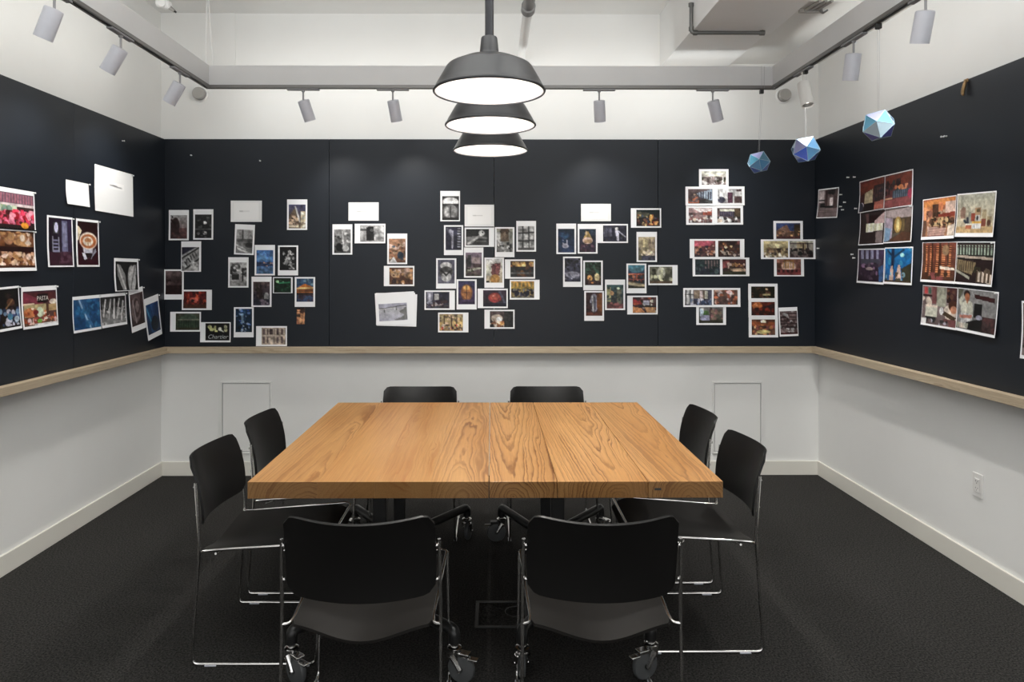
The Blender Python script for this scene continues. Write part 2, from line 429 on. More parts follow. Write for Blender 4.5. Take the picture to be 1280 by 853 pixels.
# ------------------------------------------------------------------ pendants
def pendant(loc, label):
    t = thing('pendant_lamp', label, 'pendant lamp', loc, 0, 'black dome pendants over the table')
    outer = [(.1985, .0015), (.200, -.0025), (.205, -.0025), (.2075, .001), (.2065, .006), (.202, .010), (.192, .030), (.160, .086), (.153, .094), (.144, .099), (.10, .119), (.06, .132), (.038, .139)]
    inner = [(.038, .136), (.06, .129), (.10, .116), (.142, .096), (.150, .091), (.157, .084), (.186, .029), (.196, .006), (.1985, .0015)]
    bm = bmesh.new(); lathe(bm, outer, 64)
    mesh_obj('lamp_shade', bm, M['shade'], t, True, 30)
    bm = bmesh.new(); lathe(bm, inner[::-1], 64)
    mesh_obj('shade_lining', bm, M['lining'], t, True, 30)
    bm = bmesh.new(); lathe(bm, [(.038, .138), (.036, .143), (.035, .148), (.030, .197), (.028, .201), (.016, .202)], 32)
    lathe(bm, [(0, .175), (.031, .175)], 32)
    mesh_obj('lamp_neck', bm, M['shade'], t, True, 35)
    bm = bmesh.new(); tube(bm, [(0, 0, .2), (0, 0, ZC - loc[2])], .0155, 16)
    mesh_obj('hanging_rod', bm, M['rod'], t, True, 40)
    bm = bmesh.new(); lathe(bm, [(.06, ZC - loc[2]), (.06, ZC - loc[2] - .015), (.05, ZC - loc[2] - .028), (.016, ZC - loc[2] - .032)], 24)
    mesh_obj('ceiling_canopy', bm, M['rod'], t, True, 40)
    bm = bmesh.new(); lathe(bm, [(0, .124), (.010, .126), (.017, .132), (.019, .141), (.017, .151), (.012, .162), (.012, .174)], 20)
    mesh_obj('bulb', bm, M['bulb'], t, True)
PZ = 2.148
for u, Yp, lab in ((611.5, 2.53, 'black dome pendant lamp nearest the viewer over the table'),
                   (613, 3.13, 'black dome pendant lamp in the middle of three'),
                   (613, 3.80, 'black dome pendant lamp farthest back, above the far table edge')):
    q = at_depth(u, 150, Yp); pendant((q.x, Yp, PZ), lab)

# ------------------------------------------------------------------ tables
TY0, TY1, TXa, TXb, TZt, TTH = 2.447, 3.892, -.866, .826, .74, .0585
TM = hit(611, 603, 2, TZt).x
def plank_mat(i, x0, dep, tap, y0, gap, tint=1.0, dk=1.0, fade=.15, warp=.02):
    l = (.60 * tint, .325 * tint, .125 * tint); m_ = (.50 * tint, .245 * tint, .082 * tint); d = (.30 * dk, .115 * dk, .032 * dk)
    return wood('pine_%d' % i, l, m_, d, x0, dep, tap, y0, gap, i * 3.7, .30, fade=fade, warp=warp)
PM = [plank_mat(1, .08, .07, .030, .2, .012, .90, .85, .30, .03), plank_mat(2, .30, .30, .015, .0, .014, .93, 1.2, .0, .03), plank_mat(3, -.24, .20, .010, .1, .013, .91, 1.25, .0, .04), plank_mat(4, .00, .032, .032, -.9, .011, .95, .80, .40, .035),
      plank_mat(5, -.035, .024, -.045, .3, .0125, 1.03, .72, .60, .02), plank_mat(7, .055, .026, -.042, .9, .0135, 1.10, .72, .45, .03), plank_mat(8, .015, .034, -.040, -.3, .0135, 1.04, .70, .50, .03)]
def caster(parent, loc, ang, brake):
    """fork and stem as one mesh, wheel and brake as sub-parts; rolls on the floor"""
    R = .052
    bm = bmesh.new()
    tube(bm, [(0, 0, .150), (0, 0, .128)], [.014, .014], 12)
    tube(bm, [(0, 0, .128), (0, 0, .124), (0, 0, .114), (0, 0, .110)], [.018, .026, .026, .018], 16)
    for s in (-1, 1):
        box(bm, -.018, .020, s * .017 - .0015, s * .017 + .0015, .085, .113)
        pts = [(-.004, s * .0175, .100), (.014, s * .0178, .075), (.028, s * .018, R)]
        tube(bm, pts, [.011, .009, .008], 8)
    tube(bm, [(.028, -.026, R), (.028, .026, R)], .006, 8)
    Mx = Matrix.Translation(loc) @ Matrix.Rotation(ang, 4, 'Z')
    xform(bm, Mx); c = mesh_obj('caster', bm, M['chrome'], parent, True, 35)
    bm = bmesh.new()
    prof = [(.010, -.013), (.030, -.013), (.040, -.011), (.048, -.010), (R, -.004), (R, .004), (.048, .010), (.040, .011), (.030, .013), (.010, .013)]
    lathe(bm, prof, 28)
    xform(bm, Mx @ Matrix.Translation((.028, 0, R)) @ Matrix.Rotation(PI / 2, 4, 'X'))
    mesh_obj('wheel', bm, M['rubber'], c, True, 40)
    if brake:
        bm = bmesh.new(); box(bm, .020, .060, -.016, .016, .098, .112, .003)
        box(bm, .055, .092, -.012, .012, .088, .096, .003); xform(bm, Mx)
        mesh_obj('brake_lever', bm, M['black_metal'] if brake == 2 else M['chrome'], c)
def table(xa, xb, edges, mats, label, cast, joint):
    cx = (xa + xb) / 2; cyy = (TY0 + TY1) / 2
    t = thing('conference_table', label, 'table', (cx, cyy, 0), 0, 'plank topped tables pushed together')
    ed = [xa] + edges + [xb]
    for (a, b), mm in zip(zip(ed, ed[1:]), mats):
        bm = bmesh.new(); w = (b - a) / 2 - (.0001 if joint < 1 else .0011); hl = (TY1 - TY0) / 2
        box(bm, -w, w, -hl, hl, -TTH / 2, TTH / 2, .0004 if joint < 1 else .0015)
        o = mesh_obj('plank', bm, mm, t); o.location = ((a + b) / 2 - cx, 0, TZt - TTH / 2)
        if joint and b == xb:
            bm = bmesh.new(); box(bm, -w + .022, -w + .046, -hl - .0006, -hl + .004, -.002, .006); mesh_obj('dark_plug', bm, M['dark'], o)
    ux = cast['x'] - cx
    for Yc in (2.84, 3.44):
        yl = Yc - cyy
        bm = bmesh.new(); box(bm, ux - .027, ux + .027, yl - .027, yl + .027, .10, TZt - TTH - .006, .004)
        mesh_obj('column', bm, M['black_metal'], t)
        bm = bmesh.new(); box(bm, ux - .22, ux + .22, yl - .04, yl + .04, TZt - TTH - .006, TZt - TTH, .001)
        mesh_obj('top_plate', bm, M['black_metal'], t)
    bm = bmesh.new(); box(bm, ux - .024, ux + .024, 2.86 - cyy, 3.42 - cyy, .11, .16, .004)
    mesh_obj('spreader_bar', bm, M['black_metal'], t)
    for (X, Y, ang, br) in cast['c']:
        Yc = 2.84 if Y < 3.1 else 3.44
        end = Vector((X - cx, Y - cyy, .185)); root = Vector((ux, Yc - cyy, .155))
        bm = bmesh.new()
        tube(bm, fillet([root, end, end - Vector((0, 0, .045))], .03, 5), .0215, 12)
        mesh_obj('base_leg', bm, M['black_metal'], t, True, 40)
        caster(t, Vector((X - cx, Y - cyy, 0)), ang, br)
R_ = math.radians
table(TXa, TM - .0010, [-.62, -.415, -.215], PM[:4], 'pine plank table on the left of the centre seam',
      {'x': -.458, 'c': [(-.725, 2.50, R_(-40), 1), (-.135, 2.50, R_(-20), 1), (-.135, 3.78, R_(75), 0), (-.745, 3.78, R_(140), 1)]}, 0)
table(TM + .0010, TXb, [hit(697, 603, 2, TZt).x, hit(810, 602, 2, TZt).x], PM[4:], 'pine plank table on the right of the centre seam',
      {'x': .272, 'c': [(.112, 2.50, R_(95), 0), (.585, 2.52, R_(-155), 1), (.055, 3.78, R_(185), 2), (.60, 3.78, R_(40), 1)]}, 1)

# ------------------------------------------------------------------ chairs
def chair_proto(label):
    t = thing('stacking_chair', label, 'chair', (0, 0, 0), 0, 'black stacking chairs round the table')
    X = .240; r = .0056
    for s in (-1, 1):
        bm = bmesh.new()
        pts = fillet([(s * (X - .004), -.250, .688), (s * X, -.232, .45), (s * X, -.262, r), (s * X, .205, r), (s * (X - .010), .228, .452)], .028, 6)
        tube(bm, pts, r, 10)
        mesh_obj('side_frame', bm, M['chrome'], t, True, 60)
        bm = bmesh.new(); tube(bm, fillet([(s * (X - .001), -.235, .424), (s * (X - .022), -.228, .424), (s * (X - .026), -.19, .426), (s * (X - .012), .225, .456), (s * (X - .03), .244, .452)], .012, 4), r * .95, 8)
        mesh_obj('seat_rail', bm, M['chrome'], t, True, 60)
        for yy in (-.19, .16):
            bm = bmesh.new(); box(bm, s * X - .008, s * X + .008, yy - .022, yy + .022, 0, .006, .002)
            mesh_obj('foot_glide', bm, M['spot_grey'], t)
        for zz in (.67, .565):
            bm = bmesh.new(); bmesh.ops.create_uvsphere(bm, u_segments=8, v_segments=6, radius=.0055)
            xform(bm, Matrix.Translation((s * .2295, -.256 if zz > .6 else -.247, zz)))
            mesh_obj('screw', bm, M['chrome'], t, True)
    bm = bmesh.new(); tube(bm, [(-X + .03, .244, .452), (X - .03, .244, .452)], r * .95, 8)
    mesh_obj('front_cross_bar', bm, M['chrome'], t, True, 60)
    bm = bmesh.new(); tube(bm, [(q * .026, -.185, .4105 - .040 * (.3 * (1 + math.cos(PI * q * .026 / .214)) + .4 * (1 - (q * .026 / .214) ** 2))) for q in range(-8, 9)], r * .8, 8)
    mesh_obj('rear_cross_bar', bm, M['chrome'], t, True, 60)
    # seat: saddle at the rear, rolled lip at the front
    def solid(fn, nu, nv, th, name, m):
        bm = bmesh.new(); g = [[bm.verts.new(fn(i / nu, j / nv)) for i in range(nu + 1)] for j in range(nv + 1)]
        for j in range(nv):
            for i in range(nu): bm.faces.new((g[j][i], g[j][i + 1], g[j + 1][i + 1], g[j + 1][i]))
        bmesh.ops.recalc_face_normals(bm, faces=bm.faces[:])
        bmesh.ops.solidify(bm, geom=bm.faces[:], thickness=th)
        return mesh_obj(name, bm, m, t, True, 50)
    def seat(a, b):
        x = (a * 2 - 1); y = -.236 + b * .496
        rc = .035                                       # rounded front corners
        hw_ = .214 - (max(0, (b - .90) / .10) ** 2) * .045 - (max(0, (.06 - b) / .06) ** 2) * .012
        z = .4255 + (y + .236) * .068
        dip = .3 * (1 + math.cos(PI * x)) + .4 * (1 - x * x)
        z -= dip * (.036 * (1 - b) ** 1.2 + .006)
        f = max(0, (b - .80) / .20); z -= f * f * .032
        y -= dip * .020 * max(0, 1 - b * 4)
        return Vector((x * hw_, y, z))
    solid(seat, 18, 18, .009, 'seat', M['seat_plastic'])
    def back(a, b):
        x = (a * 2 - 1); z0, z1 = .517, .772
        xx = abs(x)
        e = max(0, (xx - .80) / .20)
        zt = z1 - .013 * (1 - x * x) - .030 * (1 - math.sqrt(max(0, 1 - e * e)))
        zb = z0 - .010 * (1 - x * x) + .026 * (1 - math.sqrt(max(0, 1 - e * e)))
        z = zb + (zt - zb) * b
        w = .224 + .004 * math.sin(b * PI)
        yb = -.243 - .004 * b - .040 * b ** 2.2
        y = yb - (1 - x * x) * (.050 + .015 * b) + .012
        return Vector((x * w, y, z))
    o = solid(back, 26, 12, .009, 'backrest', M['black_plastic'])
    return t
def copy_tree(o, label):
    c = o.copy(); C.objects.link(c); c['label'] = label
    for ch in list(o.children):
        k = ch.copy(); C.objects.link(k); k.parent = c
    return c
seats = [(-.393, 2.315, 0, 'black chair at the near table side, left, seen from behind'),
         (.333, 2.315, 0, 'black chair at the near table side, right, seen from behind'),
         (-.868, 2.84, -90, 'black chair on the left side of table, nearer the viewer'),
         (-.858, 3.405, -90, 'black chair on the left side of table, farther back'),
         (.798, 2.915, 90, 'black chair on the right side of table, nearer the viewer'),
         (.792, 3.50, 90, 'black chair on the right side of table, farther back'),
         (-.438, 3.96, 180, 'black chair behind the far table edge, left, only its back showing'),
         (.340, 3.96, 180, 'black chair behind the far table edge, right, only its back showing')]
p0 = None
for x, y, a, lab in seats:
    if p0 is None: p0 = chair_proto(lab); o = p0
    else: o = copy_tree(p0, lab)
    o.location = (x, y, 0); o.rotation_euler = (0, 0, R_(a))

# ------------------------------------------------------------------ floor box, outlet, hook, wall caps, pipes, cords
a = hit(605, 752, 2, 0); b = hit(605, 787, 2, 0)
fx = .045; fy = (a.y + b.y) / 2
t = thing('floor_outlet_box', 'dark square floor outlet box between the two near chairs', 'floor box', (fx, fy, 0))
bm = bmesh.new(); w = .115
for q in ((-w, w, -w, -w + .016), (-w, w, w - .016, w), (-w, -w + .016, -w + .016, w - .016), (w - .016, w, -w + .016, w - .016)):
    box(bm, q[0], q[1], q[2], q[3], 0, .006, .0015)
mesh_obj('box_rim', bm, M['floor_plate'], t)
bm = bmesh.new(); box(bm, -w + .018, w - .018, -w + .018, w - .018, 0, .003, .001)
mesh_obj('box_lid', bm, M['carpet'], t)
bm = bmesh.new(); tube(bm, [(.06 + .045 * math.cos(k * PI / 9 + .5), .02 + .045 * math.sin(k * PI / 9 + .5), .0035) for k in range(14)], .002, 6)
mesh_obj('cable_flap', bm, M['black_metal'], t)

p = hit(1223, 607, 0, XR)
t = thing('wall_outlet', 'white double power outlet low on the right wall', 'outlet', p, -PI / 2)
bm = bmesh.new(); box(bm, -.035, .035, -.006, 0, -.0585, .0585, .002); mesh_obj('cover_plate', bm, M['outlet'], t)
bm = bmesh.new(); box(bm, -.0175, .0175, -.009, -.006, -.034, .034, .0015); mesh_obj('socket_face', bm, M['outlet'], t)
for zz in (-.017, .017):
    bm = bmesh.new()
    box(bm, -.008, -.006, -.0096, -.009, zz, zz + .008); box(bm, .006, .008, -.0096, -.009, zz, zz + .008)
    box(bm, -.002, .002, -.0096, -.009, zz - .008, zz - .004); mesh_obj('socket_slot', bm, M['dark'], t)

p = hit(1208, 108, 0, XR - TB)
t = thing('wall_hook', 'small bronze curved hook at the top edge of right board', 'hook', p, -PI / 2)
bm = bmesh.new(); tube(bm, fillet([(.004, -.006, .028), (.006, -.012, .012), (-.002, -.016, -.015), (-.008, -.014, -.036), (.0, -.018, -.042), (.012, -.026, -.040)], .01, 4), [.0075] * 26, 8) if False else tube(bm, [(.006, -.006, .028), (.006, -.012, .012), (.003, -.015, -.005), (-.003, -.016, -.022), (-.006, -.015, -.036), (.002, -.018, -.043), (.014, -.024, -.041)], [.006, .008, .0085, .0085, .007, .005, .003], 10)
mesh_obj('hook_arm', bm, M['bronze'], t, True)
bm = bmesh.new(); box(bm, -.012, .016, -.006, 0, .018, .036, .002); mesh_obj('hook_plate', bm, M['bronze'], t)

for u, v, lab in ((250.5, 118, 'round grey wall cap by the left end of back track'), (979, 120, 'round grey wall cap by the right end of back track')):
    p = hit(u, v, 1, D)
    t = thing('wall_fitting', lab, 'cap', p, 0, 'round wall caps')
    bm = bmesh.new(); lathe(bm, [(.056, 0), (.056, .006), (.048, .010)], 28); xform(bm, Matrix.Rotation(PI / 2, 4, 'X')); mesh_obj('cap_flange', bm, M['duct'], t, True, 35)
    bm = bmesh.new(); lathe(bm, [(.044, .008), (.044, .040), (.040, .046), (0, .047)], 28); xform(bm, Matrix.Rotation(PI / 2, 4, 'X')); mesh_obj('cap_body', bm, M['cap'], t, True, 35)

# depth-wise pipe high in the recess
q = hit(651, 76, 1, D); px_, pz_ = q.x, q.z
t = thing('ceiling_pipe', 'straight pipe in the ceiling recess, grey near part and white far part', 'pipe', (px_, 4.0, pz_))
bm = bmesh.new(); tube(bm, [(0, 0, 0), (0, D - 4.0, 0)], .029, 20); mesh_obj('white_pipe', bm, M['white_gloss'], t, True, 40)
bm = bmesh.new(); tube(bm, [(0, YB - 4.0, 0), (0, -.02, 0)], .033, 20); mesh_obj('grey_pipe', bm, M['pipe_grey'], t, True, 40)
bm = bmesh.new(); tube(bm, [(0, -.06, 0), (0, -.055, 0), (0, .012, 0), (0, .015, 0)], [.034, .041, .041, .034], 20); mesh_obj('coupling', bm, M['pipe_grey'], t, True, 40)
bm = bmesh.new(); lathe(bm, [(.029, 0), (.040, 0), (.040, .008), (.029, .012)], 20); xform(bm, Matrix.Translation((0, D - 4.0, 0)) @ Matrix.Rotation(PI / 2, 4, 'X')); mesh_obj('wall_flange', bm, M['white_gloss'], t, True, 40)
# thin metal pipe bent under the duct
PYd = 4.16
p1 = hit(861, 4, 1, PYd); p2 = hit(861, 41, 1, PYd); p3 = hit(953, 40.5, 1, PYd)
zz = min(p2.z, DZ - .014 - .014)
t = thing('conduit_pipe', 'thin dark metal conduit bent round the corner of the white duct', 'pipe', (p2.x, PYd, zz))
bm = bmesh.new(); xx = DX0 - .014 - p2.x
tube(bm, fillet([(xx, 0, p1.z - zz), (xx, 0, 0), (p3.x - p2.x, 0, 0)], .02, 5), .0115, 12); mesh_obj('pipe', bm, M['gunmetal'], t, True, 50)
bm = bmesh.new(); tube(bm, [(xx, 0, .035), (xx, 0, .012)], .0155, 12); tube(bm, [(xx + .012, 0, 0), (xx + .036, 0, 0)], .0155, 12); mesh_obj('elbow_fitting', bm, M['gunmetal'], t, True, 40)
bm = bmesh.new(); tube(bm, [(p3.x - p2.x - .015, 0, 0), (p3.x - p2.x + .012, 0, 0)], .016, 12)
tube(bm, [(p3.x - p2.x, 0, 0), (p3.x - p2.x, 0, .024)], .006, 8); mesh_obj('end_cap', bm, M['gunmetal'], t, True, 40)
bm = bmesh.new(); tube(bm, [(xx - .002, 0, p1.z - zz), (xx - .002, 0, p1.z - zz - .02)], .015, 12); box(bm, xx, xx + .016, -.008, .008, p1.z - zz - .02, p1.z - zz); mesh_obj('pipe_clamp', bm, M['gunmetal'], t, True, 40)
# metal bracket on the soffit
p = hit(1014, 12, 2, DZ + .03)
t = thing('ceiling_bracket', 'grey metal strut bracket under the right soffit', 'bracket', p)
bm = bmesh.new()
box(bm, -.075, .06, -.02, .0, -.022, 0, .003); mesh_obj('base_bar', bm, M['cap'], t)
for k, xx in enumerate((-.045, -.012, .022)):
    bm = bmesh.new(); tube(bm, [(xx, 0, -.010), (xx + .02, -.16, -.012)], .009, 8); mesh_obj('strut', bm, M['cap'], t, True, 40)
bm = bmesh.new(); tube(bm, fillet([(.03, -.03, -.004), (.055, -.02, -.03), (.07, -.05, -.02)], .01, 3), .006, 8); mesh_obj('hook', bm, M['gunmetal'], t, True)
# white fitting at the top left, on the ceiling
p = at_depth(207, 6, 4.3)
t = thing('sprinkler_fitting', 'white painted pipe fitting under the ceiling at top left', 'fitting', (p.x, 4.3, ZC))
dz = p.z - ZC
bm = bmesh.new(); tube(bm, [(0, 0, 0), (0, 0, dz + .02)], .016, 12); mesh_obj('drop_pipe', bm, M['white_gloss'], t, True, 40)
bm = bmesh.new(); tube(bm, [(-.055, 0, dz + .012), (-.05, 0, dz + .012), (.03, 0, dz - .005), (.035, 0, dz - .005)], [.018, .026, .024, .016], 14); tube(bm, [(-.01, -.03, dz), (-.01, .03, dz)], .022, 12); mesh_obj('fitting_body', bm, M['white_gloss'], t, True, 40)
bm = bmesh.new(); tube(bm, [(.02, 0, dz - .012), (.055, 0, dz - .040)], [.014, .010], 10); mesh_obj('spray_head', bm, M['cap'], t, True, 40)
bm = bmesh.new(); tube(bm, [(.055, 0, dz - .040), (.065, 0, dz - .047)], .006, 8); mesh_obj('nozzle_tip', bm, M['dark'], t, True, 40)
# two white cords from the ceiling to the valance corner
t_y = TY + .05
pa = at_depth(259, 0, t_y); pb = at_depth(257, 82, t_y); pc = at_depth(266.5, 84, t_y)
t = thing('white_cord', 'pair of thin white cords hanging down to the left valance corner', 'cord', (pa.x, t_y, ZC))
for q, k in ((pb, 0), (pc, 1)):
    bm = bmesh.new(); zc = ZC
    pts = [(0, 0, 0), (0, 0, pa.z - .0 - zc)] if pa.z < zc else [(0, 0, 0)]
    e = Vector((q.x - pa.x, 0, q.z - zc - .03))
    m1 = Vector((e.x * .45 + .004 * k, 0, e.z * .5)); m2 = Vector((e.x * .9, 0, e.z * .8))
    tube(bm, [(0.004 * k, 0, 0), m1, m2, e], .0058, 8); mesh_obj('cord_strand', bm, M['white_gloss'], t, True)

# ------------------------------------------------------------------ hanging dichroic polyhedra
def dichroic(name, col, tr):
    m = mat(name, col, .10, spec=.8, coat=.6); b = m.node_tree.nodes['Principled BSDF']
    b.inputs['Transmission Weight'].default_value = tr; b.inputs['IOR'].default_value = 1.25
    nt = m.node_tree; lw = nt.nodes.new('ShaderNodeLayerWeight'); lw.inputs[0].default_value = .45
    rp = nt.nodes.new('ShaderNodeMix'); rp.data_type = 'RGBA'
    rp.inputs[6].default_value = (*col, 1); rp.inputs[7].default_value = (min(1, col[0] * .6 + .25), min(1, col[1] * .5 + .30), min(1, col[2] * .5 + .45), 1)
    nt.links.new(lw.outputs['Facing'], rp.inputs[0]); nt.links.new(rp.outputs[2], b.inputs['Base Color'])
    return m
DM = [dichroic('dichroic_pale', (.50, .66, .74), .5), dichroic('dichroic_sky', (.13, .42, .72), .5), dichroic('dichroic_teal', (.05, .30, .42), .5),
      dichroic('dichroic_blue', (.02, .13, .70), .35), dichroic('dichroic_lilac', (.38, .40, .66), .5), dichroic('dichroic_violet', (.05, .03, .45), .25)]
def gem(clip, center, R, seed, pal, label):
    t = thing('hanging_polyhedron', label, 'ornament', clip, 0, 'iridescent polyhedra hanging from the track')
    rnd = random.Random(seed); c = Vector(center) - Vector(clip)
    bm = bmesh.new(); bmesh.ops.create_icosphere(bm, subdivisions=1, radius=R)
    rot = Matrix.Rotation(rnd.random() * 2, 3, 'Z') @ Matrix.Rotation(.35 + rnd.random() * .3, 3, 'X')
    faces = [[rot @ v.co for v in f.verts] for f in bm.faces]; bm.free()
    order = sorted(range(len(faces)), key=lambda i: -sum(v.z for v in faces[i]))
    for rank, i in enumerate(order):
        vs = faces[i]; mid = sum(vs, Vector()) / 3; n = mid.normalized()
        b2 = bmesh.new()
        o_ = [b2.verts.new(c + mid + (v - mid) * .955) for v in vs]; i_ = [b2.verts.new(c + mid + (v - mid) * .93 - n * .002) for v in vs]
        b2.faces.new(o_); b2.faces.new(i_[::-1])
        for k in range(3): b2.faces.new((o_[k], i_[k], i_[(k + 1) % 3], o_[(k + 1) % 3]))
        mesh_obj('facet', b2, DM[pal[min(len(pal) - 1, int(rank / 20 * len(pal) + rnd.random() * 1.3))]], t)
    b2 = bmesh.new(); seen = set()
    for vs in faces:
        for k in range(3):
            a_, b_ = vs[k], vs[(k + 1) % 3]; key = tuple(sorted((tuple(round(q, 4) for q in a_), tuple(round(q, 4) for q in b_))))
            if key in seen: continue
            seen.add(key); tube(b2, [c + a_, c + b_], .0011, 5)
    mesh_obj('edge_frame', b2, M['edge_tape'], t)
    b2 = bmesh.new(); box(b2, -.012, .012, -.012, .012, -.030, -.004, .003); mesh_obj('track_clip', b2, M['black_metal'], t)
    b2 = bmesh.new(); top = max((v for f in faces for v in f), key=lambda v: v.z)
    for s in (-.005, .005): tube(b2, [(s, 0, -.028), (c.x + s * .6, c.y, c.z + top.z * .97)], .0008, 5)
    mesh_obj('hanging_wire', b2, M['wire'], t)
    b2 = bmesh.new()
    for s in (-.009, .009): tube(b2, [(s, -.022 if abs(clip[1] - TY) < .1 else 0, -.010), (s, -.022 if abs(clip[1] - TY) < .1 else 0, ZC - clip[2] if False else .145)], .0008, 5)
    mesh_obj('safety_wire', b2, M['wire'], t)
k1 = Vector((hit(952, 118, 1, TY).x, TY, TZ)); g1 = hit(948.5, 203, 1, TY)
gem(k1, (g1.x, TY, g1.z), .077, 3, [0, 4, 2, 2, 2, 1, 3], 'teal faceted hanging polyhedron, leftmost, over the back board')
k2 = hit(1007, 86, 0, TXR); k2 = Vector((TXR, k2.y, TZ)); g2 = at_depth(1009, 187, k2.y)
gem(k2, (TXR, k2.y, g2.z), .086, 8, [0, 0, 1, 1, 4, 1, 3, 3], 'pale blue faceted hanging polyhedron in front of the wall corner')
k3 = hit(1098, 30, 0, TXR); k3 = Vector((TXR, k3.y, TZ)); g3 = at_depth(1100, 157, k3.y)
gem(k3, (TXR, k3.y, g3.z), .078, 14, [0, 4, 1, 2, 1, 0, 3, 5], 'deep blue faceted hanging polyhedron over the right board, nearest the viewer')

# ------------------------------------------------------------------ prints pinned to the boards
def h3(s): return np.array([int(q, 16) / 15 for q in s])
def lin(c): return np.where(c <= .04045, c / 12.92, ((c + .055) / 1.055) ** 2.4)
def paint(ops, w, h, seed, n_grit=1.0):
    """a picture as colours on a w x h grid; u to the right, v down, both 0..1"""
    rng = np.random.RandomState(seed)
    V, U = np.meshgrid(np.linspace(0, 1, h), np.linspace(0, 1, w), indexing='ij')
    A = np.zeros((h, w, 3)); asp = w / h
    def put(mask, c): A[:] = A * (1 - mask[..., None]) + h3(c) * mask[..., None]
    for op in ops.split(';'):
        q = op.split(); k = q[0]
        if k == 'g':
            A[:] = h3(q[1]) * (1 - V[..., None]) + h3(q[2]) * V[..., None]
        elif k == 'h':
            A[:] = h3(q[1]) * (1 - U[..., None]) + h3(q[2]) * U[..., None]
        elif k == 'r':
            x0, y0, x1, y1 = map(float, q[1:5])
            put(((U >= x0) & (U <= x1) & (V >= y0) & (V <= y1)).astype(float), q[5])
        elif k == 'e':
            x0, y0, rx, ry = map(float, q[1:5]); d = ((U - x0) / rx) ** 2 + ((V - y0) / ry) ** 2
            put(np.clip((1.15 - d) / .3, 0, 1), q[5])
        elif k == 'l':
            x0, y0, x1, y1, wd = map(float, q[1:6]); dx, dy = x1 - x0, y1 - y0
            t_ = np.clip(((U - x0) * dx + (V - y0) * dy) / (dx * dx + dy * dy + 1e-9), 0, 1)
            d = np.hypot(U - x0 - t_ * dx, V - y0 - t_ * dy); put(np.clip(1.5 - d / wd, 0, 1), q[6])
        elif k == 's':
            n = int(q[1]); x0, y0, x1, y1, sz = map(float, q[2:7]); cols = q[7].split(',')
            for _ in range(n):
                cx, cy_ = x0 + (x1 - x0) * rng.rand(), y0 + (y1 - y0) * rng.rand()
                rx = sz * (.5 + rng.rand()); ry = sz * asp * (.5 + rng.rand())
                d = ((U - cx) / rx) ** 2 + ((V - cy_) / ry) ** 2
                m_ = np.clip((1.15 - d) / .4, 0, 1) * ((U >= x0) & (U <= x1) & (V >= y0) & (V <= y1)); put(m_ * .9, cols[rng.randint(len(cols))])
        elif k == 'b':
            x0, y0, x1, y1, n = map(float, q[1:6]); inn = (U >= x0) & (U <= x1) & (V >= y0) & (V <= y1)
            put((inn & (np.mod((U - x0) / (x1 - x0) * n, 1) < .5)).astype(float), q[6])
        elif k == 'v':
            x0, y0, x1, y1, n = map(float, q[1:6]); inn = (U >= x0) & (U <= x1) & (V >= y0) & (V <= y1)
            put((inn & (np.mod((V - y0) / (y1 - y0) * n, 1) < .5)).astype(float), q[6])
        elif k == 'p':
            c = q[-1]; f = list(map(float, q[1:-1])); P = list(zip(f[::2], f[1::2])); ins = np.zeros_like(U, bool)
            for (xa, ya), (xb, yb) in zip(P, P[1:] + P[:1]):
                cond = ((ya > V) != (yb > V)) & (U < (xb - xa) * (V - ya) / (yb - ya + 1e-12) + xa); ins ^= cond
            put(ins.astype(float), c)
    if n_grit:
        def blur(k):
            q = rng.rand(max(2, h // k + 2), max(2, w // k + 2)); yy = np.linspace(0, q.shape[0] - 1.001, h); xx = np.linspace(0, q.shape[1] - 1.001, w)
            y0, x0 = yy.astype(int), xx.astype(int); fy, fx_ = (yy - y0)[:, None], (xx - x0)[None]
            return (q[y0][:, x0] * (1 - fy) * (1 - fx_) + q[y0 + 1][:, x0] * fy * (1 - fx_) + q[y0][:, x0 + 1] * (1 - fy) * fx_ + q[y0 + 1][:, x0 + 1] * fy * fx_)[..., None] - .5
        A *= 1 + n_grit * (.75 * blur(3) + .55 * blur(6))
        A += n_grit * (blur(2) * .16 + blur(5) * .10) * (.35 + A.mean(2, keepdims=True))
        g_ = A.mean(2, keepdims=True); A = np.clip(A, 0, 1); A = (g_ + (A - g_) * .88) * .92
        A *= 1 + (rng.rand(h, w, 1) - .5) * .30 * n_grit
    return np.clip(A, 0, 1)

